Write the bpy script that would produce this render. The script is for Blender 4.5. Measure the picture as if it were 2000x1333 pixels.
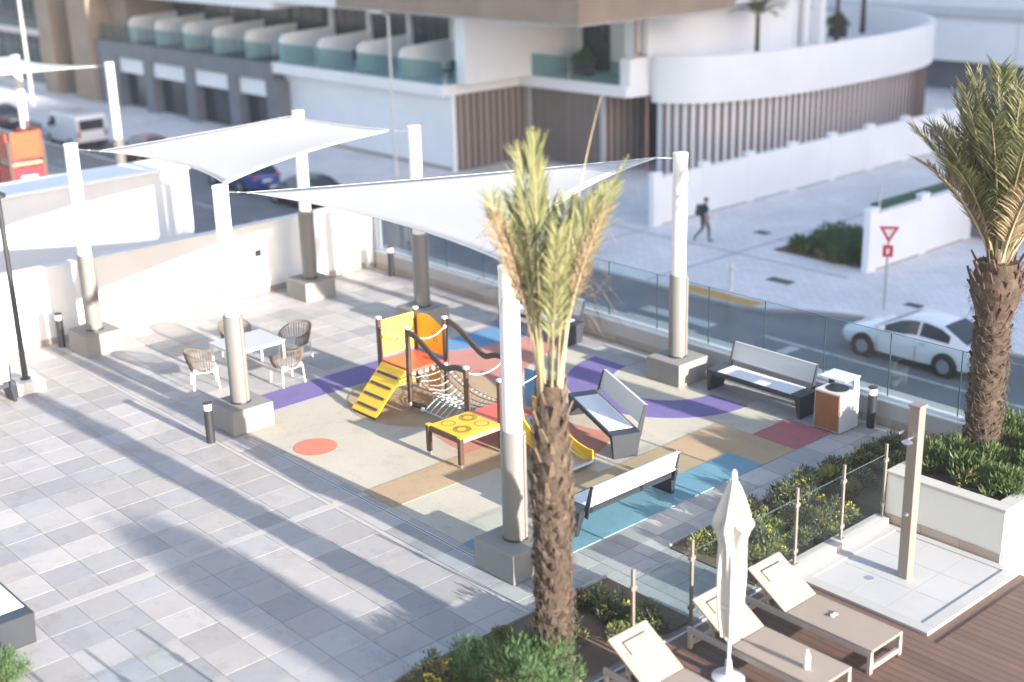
import bpy, bmesh, math, random
from mathutils import Vector, Matrix
R = math.radians
random.seed(11)
for o in list(bpy.data.objects): bpy.data.objects.remove(o, do_unlink=True)
SC = bpy.context.scene
COL = SC.collection

# ------------------------------------------------------------------ camera, sky, sun, exposure
CAM_H = 10.0
yaw, pitch, roll = 2.42087, 0.327596, -0.026705
fw = Vector((math.cos(yaw)*math.cos(pitch), math.sin(yaw)*math.cos(pitch), -math.sin(pitch)))
rt = Vector((math.sin(yaw), -math.cos(yaw), 0)); up = rt.cross(fw)
cr = rt*math.cos(roll)+up*math.sin(roll); cu = -rt*math.sin(roll)+up*math.cos(roll)
cam = bpy.data.cameras.new('camera'); camo = bpy.data.objects.new('camera', cam); COL.objects.link(camo)
camo.matrix_world = Matrix(((cr.x, cu.x, -fw.x, 0), (cr.y, cu.y, -fw.y, 0), (cr.z, cu.z, -fw.z, CAM_H), (0, 0, 0, 1)))
cam.sensor_width = 36; cam.lens = 2607.93*36/2000
cam.clip_start = .1; cam.clip_end = 3000
cam.dof.use_dof = True; cam.dof.focus_distance = 22.5; cam.dof.aperture_fstop = 0.37
SC.camera = camo

SUN_EL, SUN_AZ = R(14.2), R(2.6)            # the sun stands low over +x
w = bpy.data.worlds.new('World'); SC.world = w; w.use_nodes = True
wn = w.node_tree; bg = wn.nodes['Background']
sky = wn.nodes.new('ShaderNodeTexSky'); sky.sky_type = 'NISHITA'; sky.sun_disc = False
sky.sun_elevation = SUN_EL; sky.sun_rotation = R(90)-SUN_AZ
sky.air_density = 1.0; sky.dust_density = .9; sky.ozone_density = 1.0
tint = wn.nodes.new('ShaderNodeMix'); tint.data_type = 'RGBA'; tint.blend_type = 'MULTIPLY'; tint.inputs[0].default_value = 1
tint.inputs[7].default_value = (1.03, .955, .975, 1)      # white balance of the sky light: slightly lilac
wn.links.new(sky.outputs[0], tint.inputs[6]); wn.links.new(tint.outputs[2], bg.inputs[0]); bg.inputs[1].default_value = 0.13
sd = bpy.data.lights.new('sun', 'SUN'); so = bpy.data.objects.new('sun', sd); COL.objects.link(so)
sd.energy = 5.0; sd.angle = R(.55); sd.color = (1, .93, .84)
sdir = Vector((math.cos(SUN_EL)*math.cos(SUN_AZ), math.cos(SUN_EL)*math.sin(SUN_AZ), math.sin(SUN_EL)))
so.rotation_euler = sdir.to_track_quat('Z', 'Y').to_euler(); so.location = (60, 5, 40)
SC.view_settings.view_transform = 'Standard'; SC.view_settings.look = 'None'
SC.view_settings.exposure = 1.95; SC.view_settings.gamma = 1

# ------------------------------------------------------------------ materials
def new_mat(n):
    m = bpy.data.materials.new(n); m.use_nodes = True
    nt = m.node_tree; return m, nt, nt.nodes['Principled BSDF']
def mth(nt, op, a, b=None, c=None):
    n = nt.nodes.new('ShaderNodeMath'); n.operation = op
    for i, v in enumerate((a, b, c)):
        if v is None: continue
        if isinstance(v, (int, float)): n.inputs[i].default_value = v
        else: nt.links.new(v, n.inputs[i])
    return n.outputs[0]
def noise(nt, scale, detail=4, coord='Object', rough=.55, vec=None):
    n = nt.nodes.new('ShaderNodeTexNoise'); n.inputs['Scale'].default_value = scale
    n.inputs['Detail'].default_value = detail; n.inputs['Roughness'].default_value = rough
    if vec is None:
        tc = nt.nodes.new('ShaderNodeTexCoord'); vec = tc.outputs[coord]
    nt.links.new(vec, n.inputs['Vector']); return n.outputs['Fac']
def mult(nt, col, fac):
    n = nt.nodes.new('ShaderNodeMix'); n.data_type = 'RGBA'; n.blend_type = 'MULTIPLY'; n.inputs[0].default_value = 1
    if isinstance(col, tuple): n.inputs[6].default_value = (*col, 1)
    else: nt.links.new(col, n.inputs[6])
    nt.links.new(fac, n.inputs[7]); return n.outputs[2]
def mat(name, col, rough=.6, var=.1, scale=4, speck=0, sscale=120, bump=0, bscale=40, metal=0, spec=.4, rnd=0, col2=None, coat=0, dirt=0, stretch=None, world=False, stain=0):
    m, nt, p = new_mat(name)
    tc = nt.nodes.new('ShaderNodeTexCoord'); vec = tc.outputs['Object']
    if world: vec = nt.nodes.new('ShaderNodeNewGeometry').outputs['Position']
    if stretch:
        mp = nt.nodes.new('ShaderNodeMapping'); mp.inputs['Scale'].default_value = stretch
        nt.links.new(vec, mp.inputs[0]); vec = mp.outputs[0]
    f = mth(nt, 'MULTIPLY_ADD', noise(nt, scale, vec=vec), 2*var, 1-var)
    if speck: f = mth(nt, 'MULTIPLY', f, mth(nt, 'MULTIPLY_ADD', noise(nt, sscale, 1, vec=vec), 2*speck, 1-speck))
    if rnd:
        oi = nt.nodes.new('ShaderNodeObjectInfo'); ge = nt.nodes.new('ShaderNodeNewGeometry')
        r = mth(nt, 'FRACT', mth(nt, 'ADD', oi.outputs['Random'], ge.outputs['Random Per Island']))
        f = mth(nt, 'MULTIPLY', f, mth(nt, 'MULTIPLY_ADD', r, 2*rnd, 1-rnd))
    base = col
    if col2:
        mx = nt.nodes.new('ShaderNodeMix'); mx.data_type = 'RGBA'
        mx.inputs[6].default_value = (*col, 1); mx.inputs[7].default_value = (*col2, 1)
        if rnd:
            r2 = mth(nt, 'FRACT', mth(nt, 'MULTIPLY', r, 7.31)); nt.links.new(r2, mx.inputs[0])
        else: nt.links.new(mth(nt, 'SMOOTH_MIN', 1, mth(nt, 'MULTIPLY_ADD', noise(nt, scale*.6, vec=vec), 3, -1), .2), mx.inputs[0])
        base = mx.outputs[2]
    if dirt:
        d = mth(nt, 'MULTIPLY_ADD', noise(nt, .55, 7, vec=vec), -2*dirt, 1+dirt*.6)
        f = mth(nt, 'MULTIPLY', f, mth(nt, 'MINIMUM', d, 1.0))
    if stain:      # spills and scuffs: irregular darker blots with a shape of their own
        q = mth(nt, 'MULTIPLY_ADD', noise(nt, 1.7, 8, vec=vec, rough=.7), -7, 4.9)
        f = mth(nt, 'MULTIPLY', f, mth(nt, 'MAXIMUM', 1-stain, mth(nt, 'MINIMUM', 1.0, q)))
        q = mth(nt, 'MULTIPLY_ADD', noise(nt, 11, 3, vec=vec), -9, 7.0)
        f = mth(nt, 'MULTIPLY', f, mth(nt, 'MAXIMUM', 1-stain*.8, mth(nt, 'MINIMUM', 1.0, q)))
    nt.links.new(mult(nt, base, f), p.inputs['Base Color'])
    p.inputs['Roughness'].default_value = rough; p.inputs['Metallic'].default_value = metal
    p.inputs['Specular IOR Level'].default_value = spec; p.inputs['Coat Weight'].default_value = coat
    if bump:
        b = nt.nodes.new('ShaderNodeBump'); b.inputs['Strength'].default_value = bump; b.inputs['Distance'].default_value = .01
        nt.links.new(noise(nt, bscale, 3, vec=vec), b.inputs['Height']); nt.links.new(b.outputs[0], p.inputs['Normal'])
    return m
def glass_mat(name, tint, refl=1.5):
    m, nt, p = new_mat(name); nt.nodes.remove(p)
    out = nt.nodes['Material Output']; t = nt.nodes.new('ShaderNodeBsdfTransparent'); t.inputs[0].default_value = (*tint, 1)
    g = nt.nodes.new('ShaderNodeBsdfGlossy'); g.inputs['Roughness'].default_value = .03
    lw = nt.nodes.new('ShaderNodeLayerWeight'); lw.inputs[0].default_value = refl-1
    ge = nt.nodes.new('ShaderNodeNewGeometry')
    fac = mth(nt, 'MULTIPLY_ADD', mth(nt, 'POWER', lw.outputs['Facing'], 5.0), .8, .035)
    fac = mth(nt, 'MULTIPLY', fac, mth(nt, 'SUBTRACT', 1.0, ge.outputs['Backfacing']))
    mx = nt.nodes.new('ShaderNodeMixShader'); nt.links.new(fac, mx.inputs[0])
    nt.links.new(t.outputs[0], mx.inputs[1]); nt.links.new(g.outputs[0], mx.inputs[2]); nt.links.new(mx.outputs[0], out.inputs[0])
    return m
def leaf_mat(name, c1, c2, trans=.35, rough=.5):
    m, nt, p = new_mat(name); out = nt.nodes['Material Output']
    ge = nt.nodes.new('ShaderNodeNewGeometry'); oi = nt.nodes.new('ShaderNodeObjectInfo')
    r = mth(nt, 'FRACT', mth(nt, 'ADD', ge.outputs['Random Per Island'], oi.outputs['Random']))
    mx = nt.nodes.new('ShaderNodeMix'); mx.data_type = 'RGBA'
    mx.inputs[6].default_value = (*c1, 1); mx.inputs[7].default_value = (*c2, 1); nt.links.new(r, mx.inputs[0])
    c = mult(nt, mx.outputs[2], mth(nt, 'MULTIPLY_ADD', noise(nt, 3), .8, .6))
    nt.links.new(c, p.inputs['Base Color']); p.inputs['Roughness'].default_value = rough; p.inputs['Specular IOR Level'].default_value = .3
    tr = nt.nodes.new('ShaderNodeBsdfTranslucent'); nt.links.new(c, tr.inputs[0])
    ms = nt.nodes.new('ShaderNodeMixShader'); ms.inputs[0].default_value = trans
    nt.links.new(p.outputs[0], ms.inputs[1]); nt.links.new(tr.outputs[0], ms.inputs[2]); nt.links.new(ms.outputs[0], out.inputs[0])
    return m
def fabric_mat(name, col, trans=.25):
    m = mat(name, col, .85, .04, 1.5, bump=.15, bscale=6, spec=.1); nt = m.node_tree
    p = nt.nodes['Principled BSDF']; out = nt.nodes['Material Output']
    tr = nt.nodes.new('ShaderNodeBsdfTranslucent'); tr.inputs[0].default_value = (*col, 1)
    ms = nt.nodes.new('ShaderNodeMixShader'); ms.inputs[0].default_value = trans
    nt.links.new(p.outputs[0], ms.inputs[1]); nt.links.new(tr.outputs[0], ms.inputs[2]); nt.links.new(ms.outputs[0], out.inputs[0])
    return m
def brick_mat(name, c1, c2, joint, bw, bh, rough=.8, offset=.5, mortar=.012, dirt=.25, rot=0):
    m, nt, p = new_mat(name)
    tc = nt.nodes.new('ShaderNodeTexCoord'); mp = nt.nodes.new('ShaderNodeMapping'); mp.inputs['Rotation'].default_value = (0, 0, rot)
    nt.links.new(tc.outputs['Object'], mp.inputs[0])
    b = nt.nodes.new('ShaderNodeTexBrick'); b.offset = offset; b.inputs['Scale'].default_value = 1
    b.inputs['Brick Width'].default_value = bw; b.inputs['Row Height'].default_value = bh; b.inputs['Mortar Size'].default_value = mortar
    b.inputs['Color1'].default_value = (*c1, 1); b.inputs['Color2'].default_value = (*c2, 1); b.inputs['Mortar'].default_value = (*joint, 1)
    nt.links.new(mp.outputs[0], b.inputs[0])
    f = mth(nt, 'MULTIPLY', mth(nt, 'MULTIPLY_ADD', noise(nt, .35, 7), 2*dirt, 1-dirt), mth(nt, 'MULTIPLY_ADD', noise(nt, 9, 5), .3, .85))
    nt.links.new(mult(nt, b.outputs[0], f), p.inputs['Base Color']); p.inputs['Roughness'].default_value = rough
    return m

T = {}
T['tile'] = mat('tile_stone', (.415, .382, .35), .62, .09, 5, .10, 90, .15, 90, rnd=.15, col2=(.315, .306, .305), dirt=.14, world=True, stain=.09)
T['grout'] = mat('grout', (.22, .21, .20), .9, .15, 8)
T['strip'] = mat('joint_strip', (.42, .39, .36), .7, .08, 6, .08, 120, dirt=.1)
RUB = dict(cream=(.455, .42, .345), tan=(.40, .295, .185), pink=(.46, .215, .175), purple=(.165, .135, .30), teal=(.155, .29, .35), blue=(.115, .25, .40), red=(.38, .135, .14), coral=(.52, .19, .13))
for k, c in RUB.items(): T['rub_'+k] = mat('rubber_'+k, c, .9, .07, 1.3, .26, 75, .4, 200, spec=.2, dirt=.14, world=True, stain=.07)
T['conc'] = mat('pillar_concrete', (.25, .235, .215), .85, .08, 3, .22, 110, .25, 120, spec=.25, dirt=.12)
T['pole_grey'] = mat('pole_grey_paint', (.165, .157, .145), .55, .06, 2, .05, 90, spec=.4, dirt=.15)
T['pole_white'] = mat('pole_white_paint', (.66, .655, .645), .38, .04, 2, spec=.5, dirt=.16)
T['galv'] = mat('galvanised_steel', (.55, .56, .57), .35, .1, 8, metal=.9)
T['steel'] = mat('brushed_steel', (.29, .25, .215), .42, .15, 3, metal=.5, stretch=(30, 30, 1))
T['sail'] = fabric_mat('sail_fabric', (.60, .588, .565), .3)
T['hem'] = fabric_mat('sail_hem', (.56, .55, .53), .1)
T['white'] = mat('white_render', (.72, .71, .69), .8, .04, .8, .03, 60, .12, 50, spec=.2, dirt=.10)
T['white2'] = mat('white_far_render', (.82, .82, .82), .75, .04, .3, dirt=.08, world=True)
T['cream_r'] = mat('cream_render', (.70, .665, .60), .8, .05, 1, .04, 70, .1, 60, spec=.2, dirt=.1)
T['skirt'] = mat('skirting_stone', (.40, .315, .245), .6, .14, 4, .08, 60, rnd=.12, dirt=.1)
T['cope'] = mat('coping_stone', (.46, .435, .40), .7, .08, 4, .06, 60, dirt=.15)
T['white_al'] = mat('white_aluminium', (.62, .62, .62), .4, .03, 3)
T['glass'] = glass_mat('clear_glass', (.865, .925, .93))
T['glass_b'] = glass_mat('balcony_glass', (.62, .77, .78))
T['dglass'] = mat('dark_window_glass', (.016, .02, .028), .08, .3, .4, spec=.6)
T['dframe'] = mat('dark_anodised', (.045, .05, .06), .4, .1, 4, spec=.5)
T['bench_dark'] = mat('bench_dark_steel', (.026, .030, .038), .45, .1, 5, .1, 150, spec=.5)
T['bench_grey'] = mat('bench_grey_panel', (.48, .48, .485), .45, .05, 4, spec=.5)
T['bench_white'] = mat('bench_seat_panel', (.72, .73, .75), .4, .05, 3, spec=.5, dirt=.08)
T['wood_bin'] = mat('bin_wood', (.27, .105, .04), .5, .25, 3, bump=.1, stretch=(8, 8, 1))
T['black'] = mat('black_plastic', (.02, .02, .022), .5, .1, 5)
T['charcoal'] = mat('charcoal_paint', (.022, .024, .028), .45, .1, 6, spec=.5)
T['lampglass'] = mat('frosted_lens', (.75, .75, .72), .3, .03, 5)
T['post'] = mat('play_post_brown', (.065, .038, .028), .45, .25, 2, .1, 80, spec=.5, stretch=(20, 20, 1))
T['post_l'] = mat('play_beam_tan', (.40, .23, .14), .5, .2, 2, .1, 80, stretch=(1, 14, 14))
T['cap'] = mat('post_cap_grey', (.6, .6, .62), .35, .05, 5, spec=.5)
T['yellow'] = mat('play_panel_yellow', (.80, .47, .015), .35, .08, 2, spec=.5, dirt=.12)
T['pale_y'] = mat('play_panel_pale_yellow', (.55, .41, .075), .35, .07, 2, spec=.5, dirt=.1)
T['amber'] = mat('play_panel_amber', (.80, .36, .005), .35, .07, 2, spec=.5)
T['reddeck'] = mat('play_deck_red', (.62, .10, .06), .4, .12, 3, .08, 90, spec=.45, dirt=.2)
T['blue_p'] = mat('play_panel_blue', (.06, .22, .42), .4, .08, 3)
T['groove'] = mat('panel_groove', (.10, .06, .02), .7, .1, 5)
T['rail'] = mat('play_rail_dark', (.045, .035, .032), .4, .1, 5, spec=.5)
T['rope_w'] = mat('rope_white', (.50, .50, .51), .7, .1, 30, bump=.3, bscale=120)
T['rope_bl'] = mat('rope_pale_blue', (.45, .58, .66), .7, .15, 30, bump=.3, bscale=120)
T['rope_k'] = mat('rope_black', (.05, .05, .055), .7, .15, 30)
T['cord'] = mat('chair_cord', (.135, .105, .075), .75, .25, 14, rnd=.2, bump=.3, bscale=120)
T['cushion'] = mat('cushion_fabric', (.55, .53, .51), .9, .07, 6, .06, 200, .2, 200, spec=.1)
T['tablew'] = mat('table_white', (.40, .40, .42), .4, .04, 3, spec=.5)
T['deck'] = mat('deck_board', (.145, .088, .066), .6, .2, 2.2, .12, 70, .25, 60, rnd=.18, stretch=(1, 14, 14), dirt=.15)
T['tray'] = mat('shower_tray_stone', (.43, .425, .415), .6, .1, 2, .1, 130, dirt=.15)
T['lframe'] = mat('lounger_frame', (.34, .295, .255), .5, .08, 4, spec=.4)
T['lfab'] = mat('lounger_mesh_fabric', (.30, .248, .205), .8, .05, 5, .10, 260, .2, 260, spec=.15, dirt=.08)
T['parasol'] = fabric_mat('parasol_fabric', (.56, .53, .48), .12)
T['soil'] = mat('garden_soil', (.16, .105, .07), .95, .3, 3, .2, 40, .6, 30)
T['trunk'] = mat('palm_trunk_fibre', (.05, .036, .028), .95, .35, 9, .3, 60, .9, 45, spec=.1, col2=(.09, .067, .051))
T['stub'] = mat('palm_stub', (.125, .088, .06), .85, .25, 6, .12, 60, .4, 50, rnd=.25, spec=.2)
T['scar'] = mat('palm_scar', (.062, .044, .034), .9, .3, 7, .2, 60, .6, 50, rnd=.35, spec=.15)
T['fibre'] = mat('palm_fibre', (.105, .078, .054), .9, .3, 9, rnd=.35)
T['frond'] = leaf_mat('frond_green', (.135, .15, .06), (.29, .285, .13), .3)
T['frond2'] = leaf_mat('frond_deep', (.075, .085, .035), (.20, .19, .08), .3)
T['frond_dry'] = leaf_mat('frond_dry', (.20, .14, .08), (.34, .26, .15), .25, .7)
T['rachis'] = mat('frond_rachis', (.24, .21, .115), .5, .2, 4, rnd=.15)
T['rachis_d'] = mat('frond_rachis_dry', (.36, .28, .19), .7, .2, 4)
T['lf_grey'] = leaf_mat('leaf_grey_green', (.07, .078, .052), (.15, .155, .10), .25)
T['lf_green'] = leaf_mat('leaf_fresh_green', (.055, .095, .032), (.14, .19, .065), .35)
T['lf_soft'] = leaf_mat('leaf_soft_green', (.07, .13, .05), (.14, .23, .10), .35)
T['lf_yel'] = leaf_mat('leaf_lime', (.20, .205, .07), (.31, .30, .115), .35)
T['flower'] = leaf_mat('flower_yellow', (.70, .52, .03), (.75, .62, .12), .3)
T['stem'] = mat('shrub_stem', (.15, .10, .06), .9, .2, 8)
T['asph'] = mat('asphalt', (.20, .205, .215), .85, .18, .5, .25, 60, .3, 80, spec=.3, dirt=.25)
T['pave'] = brick_mat('street_pavers', (.73, .715, .70), (.63, .62, .615), (.50, .49, .48), .4, .2, rot=0)
T['ground'] = mat('sandy_ground', (.40, .345, .28), .95, .2, .15, .1, 10, dirt=.3)
T['kerb'] = mat('kerb_concrete', (.42, .41, .395), .85, .12, 2, .1, 60, dirt=.25)
T['paint'] = mat('road_paint', (.60, .60, .58), .7, .2, 2, .2, 20, dirt=.35, stain=.3)
T['orange'] = mat('tactile_orange', (.62, .32, .09), .85, .15, 2, .1, 60)
T['slat'] = mat('slat_taupe', (.285, .235, .205), .55, .1, 3, rnd=.08, stretch=(4, 4, .3))
T['slat_d'] = mat('slat_brown', (.175, .115, .095), .55, .1, 3, rnd=.1, stretch=(4, 4, .3))
T['slat_back'] = mat('slat_recess', (.085, .045, .035), .7, .1, 3)
T['brownst'] = mat('brown_stone_cladding', (.315, .235, .17), .7, .2, .8, .1, 20, dirt=.2)
T['slate'] = mat('slate_stone', (.165, .175, .20), .6, .2, .8, .1, 15, dirt=.2)
T['pinkpipe'] = mat('copper_pipe', (.42, .22, .18), .5, .1, 4)
T['car_white'] = mat('car_white', (.78, .79, .80), .25, .02, 2, coat=.6, spec=.5)
T['car_blue'] = mat('car_blue', (.015, .05, .28), .25, .03, 2, coat=.8)
T['car_dark'] = mat('car_dark', (.035, .04, .045), .25, .03, 2, coat=.8)
T['car_red'] = mat('car_red', (.22, .02, .03), .25, .03, 2, coat=.8)
T['tyre'] = mat('tyre_rubber', (.022, .022, .024), .85, .15, 12)
T['rim'] = mat('wheel_rim', (.55, .56, .58), .3, .08, 10, metal=.8)
T['tail'] = mat('tail_light', (.35, .015, .015), .2, .1, 6, coat=.5)
T['headl'] = mat('head_light', (.6, .62, .65), .12, .1, 6, coat=.5)
T['signred'] = mat('sign_red', (.60, .02, .03), .4, .04, 5)
T['signwhite'] = mat('sign_white', (.80, .80, .78), .4, .03, 5)
T['orangered'] = mat('tower_panel_orange', (.50, .065, .02), .4, .07, 2)
T['greenstrip'] = mat('green_screen', (.03, .085, .055), .8, .2, 5)
T['skin'] = mat('skin', (.42, .26, .19), .6, .05, 10)
T['navy'] = mat('shirt_navy', (.025, .04, .09), .9, .15, 14)
T['trouser'] = mat('trouser_mauve_grey', (.115, .095, .105), .9, .15, 14)
T['hair'] = mat('hair_grey', (.11, .095, .085), .8, .2, 20)

# ------------------------------------------------------------------ geometry helpers
ORG = {}
class MB:
    def __init__(s): s.v = []; s.f = []; s.m = []
    def add(s, vs, fs, mi=0):
        o = len(s.v); s.v += [tuple(v) for v in vs]; s.f += [tuple(i+o for i in f) for f in fs]; s.m += [mi]*len(fs); return s
    def box(s, x0, x1, y0, y1, z0, z1, mi=0):
        return s.add([(x0,y0,z0),(x1,y0,z0),(x1,y1,z0),(x0,y1,z0),(x0,y0,z1),(x1,y0,z1),(x1,y1,z1),(x0,y1,z1)],
                     [(3,2,1,0),(4,5,6,7),(0,1,5,4),(1,2,6,5),(2,3,7,6),(3,0,4,7)], mi)
    def obox(s, c, ax, ay, az, sx, sy, sz, mi=0):   # oriented box
        c = Vector(c); ax = Vector(ax)*sx/2; ay = Vector(ay)*sy/2; az = Vector(az)*sz/2
        vs = [c+ax*a+ay*b+az*d for d in (-1,1) for a,b in ((-1,-1),(1,-1),(1,1),(-1,1))]
        return s.add(vs, [(3,2,1,0),(4,5,6,7),(0,1,5,4),(1,2,6,5),(2,3,7,6),(3,0,4,7)], mi)
    def bar(s, a, b, w, h=None, mi=0):
        a = Vector(a); b = Vector(b); d = (b-a); L = d.length; d.normalize()
        sd = d.cross(Vector((0,0,1)));
        if sd.length < 1e-4: sd = Vector((1,0,0))
        sd.normalize(); u = sd.cross(d)
        return s.obox((a+b)/2, d, sd, u, L, w, h or w, mi)
    def prism(s, poly, z0, z1, mi=0):
        n = len(poly)
        if sum(poly[i][0]*poly[(i+1)%n][1]-poly[(i+1)%n][0]*poly[i][1] for i in range(n)) < 0: poly = poly[::-1]
        vs = [(x,y,z0) for x,y in poly]+[(x,y,z1) for x,y in poly]
        return s.add(vs, [tuple(range(n-1,-1,-1)), tuple(range(n,2*n))]+[(i,(i+1)%n,n+(i+1)%n,n+i) for i in range(n)], mi)
    def cyl(s, a, b, r0, r1=None, n=16, caps=True, mi=0):
        if r1 is None: r1 = r0
        return s.tube([a, b], [r0, r1], n, caps, mi)
    def tube(s, pts, rad, n=8, caps=True, mi=0):
        pts = [Vector(p) for p in pts]; k = len(pts)
        if isinstance(rad, (int,float)): rad = [rad]*k
        vs = []; prev = None
        for i, p in enumerate(pts):
            d = (pts[min(i+1,k-1)]-pts[max(i-1,0)]).normalized()
            if prev is None:
                sd = d.cross(Vector((0,0,1)))
                if sd.length < 1e-3: sd = Vector((1,0,0))
            else: sd = prev-d*prev.dot(d)
            sd.normalize(); prev = sd; u = d.cross(sd)
            for j in range(n):
                t = 2*math.pi*j/n; vs.append(p+(sd*math.cos(t)+u*math.sin(t))*rad[i])
        fs = [(i*n+j, i*n+(j+1)%n, (i+1)*n+(j+1)%n, (i+1)*n+j) for i in range(k-1) for j in range(n)]
        if caps: fs += [tuple(range(n-1,-1,-1)), tuple((k-1)*n+j for j in range(n))]
        return s.add(vs, fs, mi)
    def lathe(s, prof, c=(0,0,0), n=20, mi=0):
        vs = [(c[0]+r*math.cos(2*math.pi*j/n), c[1]+r*math.sin(2*math.pi*j/n), c[2]+z) for r,z in prof for j in range(n)]
        k = len(prof)
        fs = [(i*n+j, i*n+(j+1)%n, (i+1)*n+(j+1)%n, (i+1)*n+j) for i in range(k-1) for j in range(n)]
        fs += [tuple(range(n-1,-1,-1)), tuple((k-1)*n+j for j in range(n))]
        return s.add(vs, fs, mi)
    def sphere(s, c, r, n=10, m=7, sc=(1,1,1), mi=0):
        vs = [(c[0], c[1], c[2]-r*sc[2])]
        for i in range(1, m):
            a = -math.pi/2+math.pi*i/m
            vs += [(c[0]+r*sc[0]*math.cos(a)*math.cos(2*math.pi*j/n), c[1]+r*sc[1]*math.cos(a)*math.sin(2*math.pi*j/n), c[2]+r*sc[2]*math.sin(a)) for j in range(n)]
        vs.append((c[0], c[1], c[2]+r*sc[2])); top = len(vs)-1
        fs = [(0, 1+(j+1)%n, 1+j) for j in range(n)]
        for i in range(m-2): fs += [(1+i*n+j, 1+i*n+(j+1)%n, 1+(i+1)*n+(j+1)%n, 1+(i+1)*n+j) for j in range(n)]
        fs += [(1+(m-2)*n+j, 1+(m-2)*n+(j+1)%n, top) for j in range(n)]
        return s.add(vs, fs, mi)
    def mesh(s, name, mats, off=(0,0,0), smooth=False, bevel=0, seg=1):
        me = bpy.data.meshes.new(name)
        me.from_pydata([(v[0]-off[0], v[1]-off[1], v[2]-off[2]) for v in s.v], [], s.f)
        for m in (mats if isinstance(mats, (list,tuple)) else [mats]): me.materials.append(T[m] if isinstance(m, str) else m)
        me.polygons.foreach_set('material_index', s.m)
        if bevel:
            bm = bmesh.new(); bm.from_mesh(me)
            ed = [e for e in bm.edges if e.is_manifold and e.calc_face_angle(0) > .5]
            bmesh.ops.bevel(bm, geom=ed, offset=bevel, segments=seg, affect='EDGES', profile=.6, clamp_overlap=True)
            bm.to_mesh(me); bm.free()
        if smooth:
            me.polygons.foreach_set('use_smooth', [True]*len(me.polygons))
            try: me.set_sharp_from_angle(angle=R(40))
            except Exception: pass
        me.update(); return me
    def build(s, name, mats, parent=None, smooth=False, bevel=0, seg=1, local=False):
        off = (0,0,0) if (parent is None or local) else ORG.get(parent.name, (0,0,0))
        me = s.mesh(name, mats, off, smooth, bevel, seg)
        o = bpy.data.objects.new(name, me); COL.objects.link(o)
        if parent: o.parent = parent
        ORG[o.name] = off
        return o
def tag(o, label=None, cat=None, group=None, kind=None):
    if label: o['label'] = label
    if cat: o['category'] = cat
    if group: o['group'] = group
    if kind: o['kind'] = kind
    return o
def thing(name, label, cat, loc=(0,0,0), rz=0, group=None):
    o = bpy.data.objects.new(name, None); COL.objects.link(o); o.location = loc; o.rotation_euler = (0,0,rz)
    o.empty_display_size = .2; ORG[o.name] = tuple(loc); return tag(o, label, cat, group)
def struct(mb, name, m, **k): return tag(mb.build(name, m, **k), kind='structure')
def inst(src, parent, loc=(0,0,0), rot=None, scale=None):
    o = src.copy() if not isinstance(src, bpy.types.Mesh) else None
    if o is None: o = bpy.data.objects.new(src.name.split('.')[0], src)
    COL.objects.link(o); o.parent = parent; o.location = loc
    if rot: o.rotation_euler = rot
    if scale: o.scale = scale
    return o
def copy_tree(root, loc=None, rz=None, label=None, scale=None, parent=None):
    r = root.copy(); COL.objects.link(r); r.parent = parent
    if loc is not None: r.location = loc
    if rz is not None: r.rotation_euler = (0,0,rz)
    if scale is not None: r.scale = (scale,)*3 if isinstance(scale, (int,float)) else scale
    if label: r['label'] = label
    for ch in list(root.children): copy_tree(ch, parent=r)
    return r

S = -3.3     # street level
# ================================================================== SETTING
g_ = MB(); g_.add([(-1500,-1500,S-.16),(1500,-1500,S-.16),(1500,1500,S-.16),(-1500,1500,S-.16)], [(0,1,2,3)]); struct(g_, 'ground', 'ground')
# road along the podium, widening into a parking bay
road = MB(); road.prism([(-160,24.5),(60,24.5),(60,35.2),(-23.2,35.2),(-24.6,34.6),(-25.7,33.7),(-27,33.4),(-160,33.4)], S-.15, S-.10); struct(road, 'road', 'asph')
pv = MB(); pv.prism([(-160,33.55),(-27,33.55),(-25.8,33.85),(-24.7,34.75),(-23.2,35.35),(60,35.35),(60,140),(-160,140)], S-.15, S); struct(pv, 'pavement', 'pave')
kb = MB()
kp = [(-160,33.4),(-27,33.4),(-25.7,33.7),(-24.6,34.6),(-23.2,35.2),(60,35.2)]; ko = [(-160,33.55),(-27,33.55),(-25.8,33.85),(-24.7,34.75),(-23.2,35.35),(60,35.35)]
kb.prism(kp+ko[::-1], S-.15, S+.012); struct(kb, 'kerb', 'kerb', bevel=.015)
npv = MB(); npv.box(-160, 60, 21.9, 24.5, S-.15, S); struct(npv, 'pavement', 'pave')
def mark(poly, name='road_marking', m='paint'):
    b = MB(); b.prism(poly, S-.10, S-.095); return struct(b, name, m)
for y0 in (31.2, 30.2, 29.2, 28.2, 27.2): mark([(-29.05,y0),(-26.1,y0),(-26.1,y0+.5),(-29.05,y0+.5)])
b = MB(); b.prism([(-29.4,33.62),(-26.4,33.62),(-26.2,34.25),(-29.4,34.25)], S, S+.006); struct(b, 'tactile_paving', 'orange')
mark([(-24.4,31.75),(-10,31.75),(-10,31.87),(-24.4,31.87)])
mark([(-23.2,30.9),(-22.85,30.9),(-22.8,31.6),(-23.15,31.6)])
for k in range(14): mark([(-70+k*5.0,29.0),(-67.5+k*5,29.0),(-67.5+k*5,29.12),(-70+k*5,29.12)])
def flat(name, label, cat, x0, x1, y0, y1, m, z=S):
    o = MB(); o.box(x0,x1,y0,y1,z-.004,z+.006)
    for k in range(5): o.box(x0+(x1-x0)*(k+.3)/5, x0+(x1-x0)*(k+.55)/5, y0+.06, y1-.06, z+.006, z+.012)
    return tag(o.build(name, m), label, cat)
flat('street_grate', 'dark rectangular street grate in the pale pavers near the white marker post', 'grate', -28.0, -27.0, 36.5, 37.0, 'charcoal')
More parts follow.
